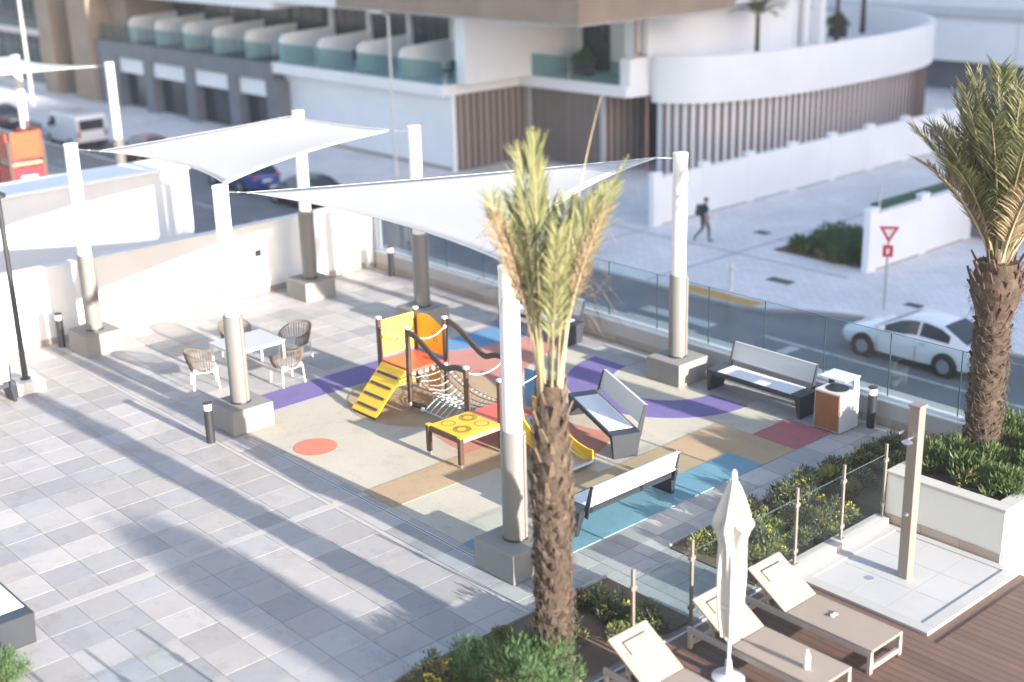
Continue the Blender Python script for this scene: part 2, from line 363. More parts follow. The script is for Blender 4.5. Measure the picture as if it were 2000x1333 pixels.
flat('utility_cover', 'small green utility cover set in the paving beyond the walking person', 'utility cover', -32.5, -31.9, 41.5, 41.95, 'greenstrip')
flat('utility_cover', 'small grey utility cover in the paving behind the white sedan', 'utility cover', -22.9, -22.3, 37.2, 37.6, 'charcoal')
# joint lines of the street paving: paving bands
for (xa,ya,xb,yb) in ((-46,38.6,-26,38.6),(-36,33.7,-36,39.2),(-31,33.7,-31,62)):
    b = MB(); b.bar((xa,ya,S+.003),(xb,yb,S+.003),.12,.006); struct(b,'paving_band','kerb')

# podium of the plaza
pod = MB(); pod.prism([(-30.05,-12),(20,-12),(20,21.75),(-30.05,21.75)], S-.15, -.03); struct(pod, 'terrace_slab', 'white')
pod2 = MB(); pod2.prism([(-95,-12),(-40,-12),(-40,20.95),(-95,20.95)], S-.15, -.03); struct(pod2, 'terrace_slab', 'tile')
gap = MB(); gap.prism([(-40,-12),(-30.05,-12),(-30.05,19.2),(-40,19.2)], S-.15, -.25); struct(gap, 'terrace_slab', 'tile')

# plaza floor: stone tiles as pieces
fl = MB(); fl.box(-29.9, -10.9, -8, 21.1, -.03, -.008); floor = struct(fl, 'plaza_floor', 'grout')
PX, PY, X0, Y0 = .655, .655, -17.04, 8.65
RX0, RX1, RY0, RY1 = -23.25, -13.64, 12.10, 20.0
XB, YB = (-17.86, -17.70), (11.36, 11.46)
xs = [-29.9]; 
gx = sorted([X0+k*PX for k in range(-25, 12)]); gy = sorted([Y0+k*PY for k in range(-26, 22)])
def cuts(grid, lo, hi, extra):
    c = [lo]+[v for v in grid if lo+.12 < v < hi-.12]+[hi]
    for e in extra:
        c = [v for v in c if abs(v-e) > .14 or v in (lo,hi)]+([e] if lo < e < hi else [])
    return sorted(set(c))
zones = []
def zone(x0, x1, y0, y1): zones.append((x0,x1,y0,y1))
zone(-29.85, XB[0], 2.6, YB[0]); zone(XB[1], -12.72, 2.6, YB[0])
zone(-29.85, RX0, YB[1], 21.02); zone(RX0, -22.3, YB[1], 13.05); zone(-22.3, XB[0], YB[1], RY0); zone(XB[1], RX1, YB[1], RY0)
zone(RX0, RX1, RY1, 21.02); zone(RX1, -12.72, YB[1], 21.02); zone(-12.72, -10.95, 12.95, 14.35)
cells = []
for x0,x1,y0,y1 in zones:
    cx = cuts(gx, x0, x1, []); cy = cuts(gy, y0, y1, [])
    for i in range(len(cx)-1):
        for j in range(len(cy)-1): cells.append((cx[i],cx[i+1],cy[j],cy[j+1]))
def vis(c):   # how large a tile shows from the terrace's overlooking side: nearer = larger, inside the field of view
    x=(c[0]+c[1])/2; y=(c[2]+c[3])/2; d=Vector((x,y,-CAM_H)); dep=d.dot(fw)
    u=d.dot(cr)/dep; v=d.dot(cu)/dep
    inside = abs(u) < .40 and abs(v) < .27
    return (1 if inside else 0, (c[1]-c[0])*(c[3]-c[2])/dep**2*(CAM_H/dep))
cells.sort(key=vis, reverse=True)
cache = {}
rest = MB()
def tile_mb(sx, sy):
    b = MB(); e = .004; q = .006
    b.add([(-sx/2+e,-sy/2+e,-.02),(sx/2-e,-sy/2+e,-.02),(sx/2-e,sy/2-e,-.02),(-sx/2+e,sy/2-e,-.02),
           (-sx/2+e,-sy/2+e,-.003),(sx/2-e,-sy/2+e,-.003),(sx/2-e,sy/2-e,-.003),(-sx/2+e,sy/2-e,-.003),
           (-sx/2+e+q,-sy/2+e+q,0),(sx/2-e-q,-sy/2+e+q,0),(sx/2-e-q,sy/2-e-q,0),(-sx/2+e+q,sy/2-e-q,0)],
          [(0,1,5,4),(1,2,6,5),(2,3,7,6),(3,0,4,7),(4,5,9,8),(5,6,10,9),(6,7,11,10),(7,4,8,11),(8,9,10,11)])
    return b
for i, c in enumerate(cells):
    sx, sy = c[1]-c[0], c[3]-c[2]; mx, my = (c[0]+c[1])/2, (c[2]+c[3])/2
    if i < 299:
        k = (round(sx,2), round(sy,2))
        if k not in cache: cache[k] = tile_mb(sx, sy).mesh('tile', 'tile')
        inst(cache[k], floor, (mx, my, random.uniform(-.0012,.0012)))
    else:
        t = tile_mb(sx, sy); rest.add([(v[0]+mx, v[1]+my, v[2]) for v in t.v], t.f)
tag(rest.build('tile_field', 'tile', floor, local=True), kind='stuff')
b = MB(); b.box(XB[0],XB[1],2.6,RY0,-.02,-.001); b.build('joint_strip','strip',floor)
b = MB(); b.box(-29.85,XB[0],YB[0]+.01,YB[1]-.01,-.02,-.002); b.box(XB[1],-12.72,YB[0]+.01,YB[1]-.01,-.02,-.002); b.build('joint_strip','strip',floor)
# slot drain along the rubber edge
dr = thing('slot_drain', 'long narrow slot drain along the front edge of the coloured rubber', 'drain', (-18,11.93,0))
b = MB(); b.box(-21.5,-14.6,11.90,11.915,-.01,.003); b.box(-21.5,-14.6,11.94,11.955,-.01,.003); b.build('drain_edge','galv',dr)
b = MB(); b.box(-21.5,-14.6,11.915,11.94,-.01,.001); b.build('drain_slot','black',dr)

# coloured rubber play surface
def rubsheet(poly, lvl, key, name, parent=None):
    o = MB(); o.prism(poly, -.02, lvl*.004); return o.build(name, 'rub_'+key, parent)
base = MB(); base.prism([(RX0,13.06),(-22.3,13.06),(-22.3,RY0),(RX1,RY0),(RX1,RY1),(RX0,RY1)], -.02, .004)
rub = struct(base, 'rubber_play_surface', 'rub_cream')
def rect(x0,x1,y0,y1): return [(x0,y0),(x1,y0),(x1,y1),(x0,y1)]
cx_, cy_ = -17.8, 20.0
def arcpts(r, a0, a1, n=48): return [(cx_+r*math.cos(R(a0+(a1-a0)*i/n)), cy_+r*math.sin(R(a0+(a1-a0)*i/n))) for i in range(n+1)]
ring = arcpts(5.53, 186, 302) ; ring = [(max(x, RX0+.0), y) for x,y in ring]
rubsheet([(-23.2,19.99)]+[p for p in arcpts(5.53,180.2,294)]+[p for p in arcpts(3.13,294,180.2)], 2, 'pink', 'rubber_ring', rub)
rubsheet(arcpts(2.16,180.1,359.9)+arcpts(1.2,359.9,180.1), 2, 'purple', 'rubber_ring', rub)
rubsheet(rect(RX0+.001,-22.32,13.07,16.9), 3, 'purple', 'rubber_band', rub)
bl = [(-23.249,16.9),(-22.75,16.9),(-22.62,17.9),(-22.38,18.4),(-22.25,18.8),(-22.12,19.3),(-22.05,19.998),(-23.249,19.998)]
rubsheet(bl, 3, 'blue', 'rubber_patch', rub)
rubsheet([(-21.0+1.62*math.cos(R(a))*1.0+.3, 15.75+1.62*math.sin(R(a))) for a in range(0,360,8)], 4, 'tan', 'rubber_disc', rub)
rubsheet(rect(-21.0,-18.5,15.6,17.27), 5, 'tan', 'rubber_patch', rub)
rubsheet(rect(-17.85,-16.95,RY0+.001,15.6), 3, 'tan', 'rubber_band', rub)
rubsheet(rect(-16.949,-15.501,14.45,15.6), 3, 'tan', 'rubber_band', rub)
rubsheet(rect(-15.5,-14.42,14.45,18.9), 3, 'tan', 'rubber_band', rub)
rubsheet(rect(-14.419,RX1-.001,17.92,18.9), 3, 'tan', 'rubber_patch', rub)
rubsheet(rect(-14.42,RX1-.001,12.3,17.919), 4, 'teal', 'rubber_band', rub)
rubsheet(rect(-15.1,RX1-.001,RY0+.001,12.299), 4, 'teal', 'rubber_band', rub)
rubsheet(rect(-14.66,RX1-.001,18.91,RY1-.001), 4, 'red', 'rubber_patch', rub)
rubsheet([(-20.12+.41*math.cos(R(a)), 12.63+.41*math.sin(R(a))) for a in range(0,360,8)], 3, 'coral', 'rubber_disc', rub)

# boundary walls of the plaza
wl = thing('boundary_wall', 'white rendered boundary wall with stone skirting behind the rope chairs', 'wall', (-30,12,0))
b = MB(); b.box(-30.05,-29.85,-8,19.95,-.03,1.82); b.build('wall_panel','white',wl)
b = MB(); b.box(-30.08,-29.72,19.95,20.22,-.03,1.86); b.box(-30.08,-29.72,20.86,21.05,-.03,1.86); b.build('pier','white',wl,bevel=.01)
b = MB(); b.box(-30.05,-29.9,20.22,20.86,-.03,1.86); b.build('wall_panel','white',wl)
b = MB(); b.box(-30.1,-29.80,-8,19.95,1.82,1.87); b.build('coping','white',wl,bevel=.008)
skm = {}
def skirt_run(parent, axis, fixed, a, c, step, z0, z1, th, sgn):
    n = max(1, round((c-a)/step)); st = (c-a)/n
    for i in range(n):
        o = MB()
        if axis == 'y': o.box(0, th*sgn, -st/2+.003, st/2-.003, z0, z1) if sgn>0 else o.box(-th,0,-st/2+.003,st/2-.003,z0,z1)
        else: o.box(-st/2+.003, st/2-.003, -th if sgn<0 else 0, 0 if sgn<0 else th, z0, z1)
        k = (axis, round(st,3), z0, z1, th, sgn)
        if k not in skm: skm[k] = o.mesh('skirting_tile', 'skirt', bevel=.003)
        m = a+(i+.5)*st; off = ORG[parent.name]
        inst(skm[k], parent, ((fixed, m, 0) if axis=='y' else (m, fixed, 0)) if off==(0,0,0) else ((fixed-off[0], m-off[1], -off[2]) if axis=='y' else (m-off[0], fixed-off[1], -off[2])))
skirt_run(wl, 'y', -29.85, 3.0, 19.94, .65, -.02, .14, .02, 1)
skirt_run(wl, 'y', -29.72, 19.95, 20.22, .3, -.02, .14, .02, 1)
skirt_run(wl, 'y', -29.72, 20.86, 21.04, .3, -.02, .14, .02, 1)
skirt_run(wl, 'y', -29.9, 20.24, 20.84, .6, -.02, .14, .02, 1)
b = MB(); b.box(-29.85,-29.8,17.35,17.5,1.02,1.17); b.box(-29.8,-29.795,17.365,17.485,1.035,1.155)
tag(b.build('wall_light','charcoal',bevel=.006), 'small square dark wall light on the white boundary wall', 'wall light')

rw = thing('glass_balustrade', 'long clear glass balustrade on a low rendered upstand above the street', 'balustrade', (-20,21.3,0))
b = MB(); b.box(-30.05,-2,21.07,21.75,-.03,.46); b.build('upstand','cope',rw)
b = MB(); b.box(-29.7,-2,21.05,21.40,.46,.50); b.build('coping','white_al',rw,bevel=.006)
skirt_run(rw, 'x', 21.07, -29.7, -9.0, .66, -.02, .155, .02, -1)
b = MB(); b.box(-29.7,-2,21.13,21.21,.50,.56); b.build('channel','white_al',rw,bevel=.004)
b = MB(); b.box(-29.8,-29.62,21.1,21.3,.5,1.9); b.build('end_post','white_al',rw,bevel=.01)
T['gedge'] = mat('glass_edge', (.05, .085, .09), .2, .1, 5, spec=.6)
gm = MB(); gm.box(-.735,.735,-.008,.008,0,1.28)
for x_ in (-.739,.739): gm.box(x_-.003,x_+.003,-.009,.009,0,1.28,1)
gm.box(-.735,.735,-.009,.009,1.28,1.287,1); gmesh = gm.mesh('glass_panel',['glass','gedge'])
for i in range(18): inst(gmesh, rw, (-28.86+i*1.49+20, 21.17-21.3, .55))

# back block beyond the boundary wall
bb = thing('terrace_block', 'low white flat-roofed block behind the boundary wall', 'building', (-38,8,S))
b = MB(); b.box(-37.6,-36.0,-10,18.9,S-.15,2.3); b.build('wall','white',bb)
b = MB(); b.box(-37.68,-35.93,-10,19.0,2.3,2.4); b.build('roof_coping','white2',bb,bevel=.01)

# ================================================================== SHADE SAILS
def pillar(x, y, label, blk=.92, bh=.50, top=4.85, z0=0):
    t = thing('sail_pillar', label, 'pillar', (x,y,z0), 0, 'pillars of the shade sails')
    b = MB(); b.box(-blk/2,blk/2,-blk/2,blk/2,0,bh); b.build('plinth','conc',t,bevel=.012,local=True)
    b = MB(); b.lathe([(.205,bh),(.205,bh+.03),(.20,bh+.04)],n=24); b.build('base_ring','charcoal',t,local=True,smooth=True)
    b = MB(); pr = [(.195,bh+.005),(.195,2.26),(.17,2.29)]; b.lathe(pr,n=14); lo = b.build('lower_sleeve','pole_grey',t,local=True,smooth=True)
    b = MB(); b.obox((.185,.06,1.4),(1,0,0),(0,1,0),(0,0,1),.03,.05,1.7); b.build('cable_duct','pole_grey',lo,local=True)
    b = MB(); b.lathe([(.152,2.2),(.152,top-.03)],n=24); up_ = b.build('upper_tube','pole_white',t,local=True,smooth=True)
    b = MB(); b.lathe([(.158,top-.05),(.158,top-.01),(.14,top)],n=24); b.build('cap','pole_white',up_,local=True,smooth=True)
    return t
P = {'1':(-28.68,12.26),'2':(-28.64,18.22),'3':(-17.75,20.25),'4':(-24.55,18.72),'5':(-13.95,12.22),'6':(-22.12,12.24)}
pillar(*P['1'], 'white sail pillar on a concrete plinth by the black bollard at the boundary wall')
pillar(*P['2'], 'white and grey sail pillar on a concrete plinth beside the square wall light')
pillar(*P['3'], 'white and grey sail pillar on a concrete plinth beside the glass balustrade and bench end')
pillar(*P['4'], 'white and grey sail pillar standing behind the yellow play tower')
pillar(*P['5'], 'white sail pillar on a concrete plinth at the teal rubber corner behind the palm')
pillar(*P['6'], 'white and grey sail pillar on a concrete plinth next to the rope chairs and purple band')

def sail_grid(C, sag, drop, N=22):
    # C: 3 or 4 corners, sag: inward sag of edge i (corner i to i+1)
    C = [Vector(c) for c in C]; n = len(C); vs = []; fs = []; idx = {}
    cen = sum(C, Vector())/n
    nin = []
    for i in range(n):
        a, b_ = C[i], C[(i+1)%n]; d = (b_-a).normalized(); q = cen-a; nin.append((q-d*q.dot(d)).normalized())
    if n == 4:
        for i in range(N+1):
            for j in range(N+1):
                u, v = i/N, j/N
                p = C[0]*(1-u)*(1-v)+C[1]*u*(1-v)+C[2]*u*v+C[3]*(1-u)*v
                p = p+nin[0]*sag[0]*4*u*(1-u)*(1-v)+nin[1]*sag[1]*4*v*(1-v)*u+nin[2]*sag[2]*4*u*(1-u)*v+nin[3]*sag[3]*4*v*(1-v)*(1-u)
                p.z -= drop*16*u*(1-u)*v*(1-v); idx[i,j] = len(vs); vs.append(p)
        fs = [(idx[i,j],idx[i+1,j],idx[i+1,j+1],idx[i,j+1]) for i in range(N) for j in range(N)]
        edges = [[vs[idx[i,0]] for i in range(N+1)],[vs[idx[N,j]] for j in range(N+1)],[vs[idx[N-i,N]] for i in range(N+1)],[vs[idx[0,N-j]] for j in range(N+1)]]
    else:
        for i in range(N+1):
            for j in range(N+1-i):
                a, b_ = i/N, j/N; c = 1-a-b_
                p = C[0]*a+C[1]*b_+C[2]*c+nin[0]*sag[0]*4*a*b_+nin[1]*sag[1]*4*b_*c+nin[2]*sag[2]*4*c*a
                p.z -= drop*27*a*b_*c; idx[i,j] = len(vs); vs.append(p)
        for i in range(N):
            for j in range(N-i):
                fs.append((idx[i,j],idx[i+1,j],idx[i,j+1]))
                if j < N-i-1: fs.append((idx[i+1,j],idx[i+1,j+1],idx[i,j+1]))
        edges = [[vs[idx[N-k,k]] for k in range(N+1)],[vs[idx[0,N-k]] for k in range(N+1)],[vs[idx[k,0]] for k in range(N+1)]]
    return vs, fs, edges
def sail(label, C, sag, drop, posts):
    t = thing('shade_sail', label, 'shade sail', tuple(sum((Vector(c) for c in C), Vector())/len(C)), 0, 'shade sails over the plaza')
    vs, fs, ed = sail_grid(C, sag, drop)
    b = MB(); b.add(vs, fs); cl = b.build('fabric','sail',t,smooth=True)
    sm = cl.modifiers.new('thick','SOLIDIFY'); sm.thickness = .006
    for e in ed:
        b = MB(); b.tube([p+Vector((0,0,.0)) for p in e], .015, 6); b.build('hem','hem',cl,smooth=True)
    n_c = len(C); N = 22; ctr = sum((Vector(c) for c in C), Vector())/n_c
    for q in ((5,11,17) if n_c == 4 else (7,14)):
        if n_c == 4: row = [vs[i*(N+1)+q] for i in range(N+1)]
        else: row = [v for i in range(N+1) for j,v in enumerate(vs[sum(N+1-k for k in range(i)):sum(N+1-k for k in range(i+1))]) if j == q]
        b = MB(); b.tube([p+Vector((0,0,.001)) for p in row], .005, 5); b.build('seam','hem',cl,smooth=True)
    for c, p in zip(C, posts):
        if p is None: continue
        c = Vector(c); q = Vector((p[0],p[1],4.72)); d = (c-q).normalized(); q = q+d*.15
        b = MB(); b.tube([c-d*-.0, q], .012, 8); b.sphere((c+q)/2, .022, 8, 5); b.build('cable','galv',t,smooth=True)
        b = MB(); b.sphere(c, .05, 8, 5, (1,1,.4)); b.build('corner_ring','galv',t,smooth=True)
    return t
sail('large off-white four-cornered shade sail nearest the low white block', [(-28.25,12.75,4.66),(-28.5,17.85,4.75),(-25.35,18.66,4.66),(-22.75,12.7,4.70)], (.08,.12,.36,.44), .06, [P['1'],P['2'],P['4'],P['6']])
sail('off-white three-cornered shade sail over the play tower', [(-21.75,12.62,4.70),(-18.05,19.85,4.76),(-14.35,12.62,4.70)], (.12,.6,.42), .05, [P['6'],P['3'],P['5']])

# ================================================================== PLAZA FURNITURE
def bollard(x, y, label, h=.83):
    t = thing('bollard_light', label, 'bollard light', (x,y,0), 0, 'bollard lights on the plaza')
    b = MB(); b.lathe([(.085,0),(.085,h-.16)],n=20); b.build('post','charcoal',t,local=True,smooth=True)
    b = MB(); b.lathe([(.078,h-.16),(.078,h-.03)],n=20); b.build('lens','lampglass',t,local=True,smooth=True)
    b = MB(); b.lathe([(.088,h-.03),(.088,h-.005),(.07,h)],n=20); b.build('cap','charcoal',t,local=True,smooth=True)
bollard(-21.78,11.33,'black bollard light in front of the concrete plinth near the coral circle')
bollard(-28.64,20.83,'black bollard light by the corner of balustrade and boundary wall')
bollard(-13.3,20.80,'black bollard light beside the wood-fronted litter bin')
bollard(-29.45,11.75,'black bollard light against the white boundary wall')

def make_bench(label, loc, rz):
    L, D, H = 2.36, .58, .47     # local: x along length, -y front
    t = thing('park_bench', label, 'bench', loc, rz, 'steel benches around the play area')
    for s in (-1,1):
        b = MB(); x = s*(L/2-.0); x2 = x-s*.16
        vs = [(x,-D/2+.03,0),(x,D/2-.08,0),(x,D/2-.0,H),(x,-D/2,H),(x2+s*.10,-D/2+.03,0),(x2+s*.10,D/2-.08,0),(x2,D/2,H),(x2,-D/2,H)]
        b.add(vs,[(0,1,2,3),(7,6,5,4),(0,4,5,1),(1,5,6,2),(2,6,7,3),(3,7,4,0)]); 
        b.build('leg','bench_dark',t,local=True,bevel=.008)
    b = MB(); b.box(-L/2,L/2,-D/2,-D/2+.035,H-.09,H+.002); b.box(-L/2,L/2,D/2-.035,D/2,H-.09,H+.002)
    b.box(-L/2,-L/2+.26,-D/2+.035,D/2-.035,H-.05,H+.001); b.box(L/2-.26,L/2,-D/2+.035,D/2-.035,H-.05,H+.001)
    b.build('seat_frame','bench_dark',t,local=True,bevel=.004)
    b = MB(); b.box(-L/2+.262,L/2-.262,-D/2+.037,D/2-.037,H-.04,H+.006); b.build('seat_panel','bench_white',t,local=True,bevel=.004)
    for k in (-.5,.5):
        b = MB(); b.box(k*L*.5-.03,k*L*.5+.03,-D/2+.05,D/2-.05,H-.075,H-.041); b.build('seat_rib','bench_dark',t,local=True)
    for s in (-1,1):
        b = MB(); x = s*(L/2-.14)
        b.add([(x-.012,D/2-.06,H-.12),(x-.012,D/2+.05,H-.14),(x-.012,D/2+.17,.93),(x-.012,D/2+.12,.93),(x+.012,D/2-.06,H-.12),(x+.012,D/2+.05,H-.14),(x+.012,D/2+.17,.93),(x+.012,D/2+.12,.93)],
              [(0,1,2,3),(7,6,5,4),(0,4,5,1),(1,5,6,2),(2,6,7,3),(3,7,4,0)]); b.build('back_bracket','bench_dark',t,local=True)
    # back panel: shallow trough, lit from the front or behind
    ya, za, yb, zb = D/2+.055, .57, D/2+.145, .915
    b = MB(); xx = L/2-.155
    b.add([(-xx,ya-.012,za),(xx,ya-.012,za),(xx,yb-.012,zb),(-xx,yb-.012,zb),(-xx,ya+.006,za),(xx,ya+.006,za),(xx,yb+.006,zb),(-xx,yb+.006,zb)],
          [(0,1,2,3),(7,6,5,4),(0,4,5,1),(1,5,6,2),(2,6,7,3),(3,7,4,0)]); bp = b.build('back_panel','bench_grey',t,local=True)
    b = MB(); b.bar((-xx,yb+.012,zb),(xx,yb+.012,zb),.05,.03); b.bar((-xx,ya+.012,za),(xx,ya+.012,za),.05,.03); b.bar((0,ya+.014,za),(0,yb+.014,zb),.035,.02); b.build('back_rim','bench_grey',bp,local=True)
    return t
bench = make_bench('dark steel bench with pale seat beside the wood-fronted bin and glass balustrade', (-15.65,20.40,0), 0)
copy_tree(bench, (-16.68,16.92,0), R(-24), 'dark steel bench set askew on the purple and pink rubber')
copy_tree(bench, (-14.18,14.72,0), R(-90), 'dark steel bench with its back to the glass fence on teal rubber')
copy_tree(bench, (-22.05,20.28,0), 0, 'dark steel bench by the glass balustrade half hidden behind pillar and palm fronds')
copy_tree(bench, (-26.9,8.35,0), R(-90), 'dark steel bench next to the tall black lamp post')
copy_tree(bench, (-18.25,5.58,0), R(180), 'dark steel bench by the small shrub, far from the play area')

# litter bin
t = thing('litter_bin', 'square litter bin with wood front and steel hood beside the bench', 'bin', (-13.78,20.33,0))
b = MB(); b.box(-.3,.3,-.3,.3,.02,.80); b.build('body','bench_grey',t,local=True,bevel=.01)
b = MB(); b.box(-.27,.27,-.318,-.298,.05,.77); fp = b.build('wood_panel','wood_bin',t,local=True,bevel=.004)
b = MB(); b.box(-.318,-.298,-.27,.27,.05,.77); b.build('wood_panel','wood_bin',t,local=True,bevel=.004)
b = MB(); b.lathe([(.22,.80),(.22,.806),(.2,.808)],n=24); b.build('opening','black',t,local=True,smooth=True)
for x in (-.27,.27):
    b = MB(); b.box(x-.02,x+.02,.12,.28,.80,1.02); b.build('hood_support','charcoal' if x<0 else 'bench_grey',t,local=True)
b = MB(); b.box(-.31,.31,-.2,.31,1.02,1.05); b.build('hood','bench_grey',t,local=True,bevel=.012)

# lamp post on the left
t = thing('lamp_post', 'slim black lamp post on a beige square base near the boundary wall', 'lamp post', (-27.2,9.95,0))
b = MB(); b.box(-.3,.3,-.3,.3,0,.26); b.build('base','cream_r',t,local=True,bevel=.015)
b = MB(); b.lathe([(.11,.26),(.11,.30),(.062,.31),(.05,4.2)],n=16); b.build('pole','charcoal',t,local=True,smooth=True)
b = MB(); b.lathe([(.05,4.2),(.16,4.24),(.16,4.30),(.05,4.36)],n=20); b.build('lamp_head','charcoal',t,local=True,smooth=True)

# table and rope chairs
t = thing('dining_table', 'square white metal table between four rope chairs', 'table', (-24.68,13.95,0))
W2 = .53; W3 = .66
b = MB(); b.box(-W2,W2,-W3,W3,.715,.74); b.build('table_top','tablew',t,local=True,bevel=.006)
b = MB(); b.box(-W2+.03,W2-.03,-W3+.03,-W3+.06,.66,.715); b.box(-W2+.03,W2-.03,W3-.06,W3-.03,.66,.715); b.box(-W2+.03,-W2+.06,-W3+.06,W3-.06,.66,.715); b.box(W2-.06,W2-.03,-W3+.06,W3-.06,.66,.715); b.build('apron','white_al',t,local=True)
for sx in (-1,1):
    for sy in (-1,1):
        b = MB(); b.bar((sx*(W2-.05),sy*(W3-.05),0),(sx*(W2-.05),sy*(W3-.05),.71),.045); b.build('leg','white_al',t,local=True)
def make_chair(label, loc, rz):
    t = thing('rope_armchair', label, 'chair', loc, rz, 'rope armchairs at the white table')  # local: front = +x
    for sx in (-1,1):
        for sy in (-1,1):
            b = MB(); b.tube([(sx*.27,sy*.27,0),(sx*.235,sy*.245,.42)],[.014,.018],8); b.build('leg','white_al',t,local=True,smooth=True)
    b = MB(); q = [(.24,-.25,.40),(.24,.25,.40),(-.24,.25,.40),(-.24,-.25,.40),(.24,-.25,.40)]
    for i in range(4): b.tube([q[i],q[i+1]],.016,8)
    b.build('seat_frame','white_al',t,local=True,smooth=True)
    b = MB(); b.box(-.25,.27,-.25,.25,.41,.48); b.build('cushion','cushion',t,local=True,bevel=.03,seg=3,smooth=True)
    # shell of cords around the back and sides
    n = 27; top = []; bot = []
    for i in range(n):
        a = R(-128+256*i/(n-1)); c = math.cos(a); s_ = math.sin(a)
        k = abs(a)/R(128)
        zt = .83-.20*max(0,(k-.30)/.7)**.9
        ro = .335+.02*(1-k); bx, by = -c*ro*1.0, s_*ro*1.02
        top.append(Vector((bx*1.06-.02, by*1.06, zt))); bot.append(Vector((-c*.275, s_*.28, .40)))
    b = MB()
    for i in range(n): b.tube([bot[i], bot[i].lerp(top[i],.5)+Vector((bot[i].x,bot[i].y,0))*.05, top[i]], .011 if i%2 else .0135, 5)
    b.build('cord_shell','cord',t,local=True,smooth=True)
    b = MB(); b.tube(top, .015, 8); b.build('top_rail','cord',t,local=True,smooth=True)
    b = MB(); b.tube(bot, .013, 6); b.build('bottom_rail','white_al',t,local=True,smooth=True)
    return t
ch = make_chair('taupe rope armchair at the table with its back to the purple rubber band', (-23.52,14.2,0), R(178))
copy_tree(ch, (-24.62,15.12,0), R(-80), 'taupe rope armchair at the table on the side of the play tower')
copy_tree(ch, (-24.62,12.82,0), R(68), 'taupe rope armchair at the table on the side of the low lamp and bollard')
copy_tree(ch, (-25.75,14.3,0), R(-8), 'taupe rope armchair at the table between it and the boundary wall')

# ================================================================== PLAY STRUCTURE
t = thing('play_structure', 'children\'s play structure with yellow ladder tower, net bridge and small slide', 'play structure', (-19.3,15.4,0))
def post(x, y, h, z0=.04):
    b = MB(); b.box(x-.045,x+.045,y-.045,y+.045,z0+.06,h-.05); p = b.build('post','post',t,bevel=.01)
    b = MB(); b.box(x-.052,x+.052,y-.052,y+.052,h-.06,h); b.build('cap','cap',p,bevel=.02,seg=2,smooth=True)
    b = MB(); b.box(x-.03,x+.03,y-.03,y+.03,0,z0+.065); b.build('foot','galv',p)
    return p
TX0,TX1,TY0,TY1 = -21.27,-20.30,15.07,16.02
for x,y in ((TX1,TY0),(TX0,TY0),(TX0,TY1),(TX1,TY1)): post(x,y,1.80)
LX0,LX1,LY0,LY1 = -18.36,-17.40,14.95,15.90
for x,y in ((LX0,LY0),(LX1,LY0),(LX1,LY1),(LX0,LY1)): post(x,y,1.48)
b = MB(); b.box(TX0+.02,TX1-.0,TY0+.02,TY1-.02,.80,.87); b.build('upper_deck','reddeck',t,bevel=.006)
b = MB(); b.box(LX0,LX1+.03,LY0+.05,LY1-.05,.49,.55); b.build('lower_deck','reddeck',t,bevel=.006)
# panels of the tower
def panel_x(x, y0, y1, z0, z1, m, name='panel', th=.018):
    b = MB(); b.box(x-th/2,x+th/2,y0,y1,z0,z1); return b.build(name,m,t,bevel=.004)
pp = panel_x(TX0, TY0+.05, TY1-.05, .93, 1.70, 'pale_y', 'number_panel')
def squiggle(pts, r=.009):
    b = MB(); b.tube([Vector(p) for p in pts], r, 6); return b.build('groove','groove',pp,smooth=True)
gx_ = TX0+.011
squiggle([(gx_,15.22+.04*math.sin(k*.9),1.60-.035*k) for k in range(9)])
squiggle([(gx_,15.47+.055*math.cos(R(a)),1.53+.06*math.sin(R(a))) for a in range(170,-80,-25)]+[(gx_,15.45,1.43),(gx_,15.44,1.37)])
squiggle([(gx_,15.50+.035*math.sin(k*1.0+1),1.28-.035*k) for k in range(8)])
squiggle([(gx_,15.76+.06*math.cos(R(a)),1.56+.05*math.sin(R(a))) for a in range(40,250,30)]+[(gx_,15.80,1.46),(gx_,15.86,1.42)])
squiggle([(gx_,15.28,1.02),(gx_+.001,15.29,1.03)],.012)
b = MB(); n = 16; y0,y1 = TX0+.05, TX1-.05
poly = [(y0,.93),(y1,.93),(y1,1.46)]+[(y1+(y0-y1)*i/n, 1.46+.24*math.sin(R(90*i/n*1.35+12))) for i in range(1,n+1)]
vs = [(p[0],TY1-.009,p[1]) for p in poly]+[(p[0],TY1+.009,p[1]) for p in poly]; k = len(poly)
b.add(vs,[tuple(range(k)),tuple(range(2*k-1,k-1,-1))]+[(i,k+i,k+(i+1)%k,(i+1)%k) for i in range(k)])
ap = b.build('arched_panel','amber',t)
for dx in (.30,.38): 
    b = MB(); b.tube([(TX1-dx-.05,TY1-.011,1.38),(TX1-dx+.03,TY1-.011,1.18)],.006,5); b.build('groove','groove',ap)
for a,c in (((TX0+.05,TY1,.885),(TX1-.05,TY1,.885)),): 
    b = MB(); b.bar(a,c,.04,.05); b.build('kick_board','blue_p',t)
b = MB(); b.box(TX0-.009,TX0+.009,TY0+.05,TY1-.05,.16,.76); lp = b.build('lower_panel','pale_y',t,bevel=.004)
for k in range(5):
    b = MB(); b.box(TX0+.009,TX0+.013,TY0+.08,TY1-.08,.22+k*.11,.23+k*.11); b.build('groove','groove',lp)
b = MB(); b.box(TX0+.35,TX1-.2,TY1-.009,TY1+.009,.12,.76); b.build('lower_panel','amber',t,bevel=.004)
b = MB(); b.tube([(TX0,TY0,1.55),((TX0+TX1)/2,TY0,1.49),(TX1,TY0,1.45)],.014,6); b.build('grab_bar','galv',t,smooth=True)
b = MB(); b.tube([(TX0+.09,TY0,.9),(TX0+.09,TY0,1.32)],.014,6); b.tube([(TX1-.09,TY0,.9),(TX1-.09,TY0,1.32)],.014,6); b.build('grab_bar','galv',t,smooth=True)
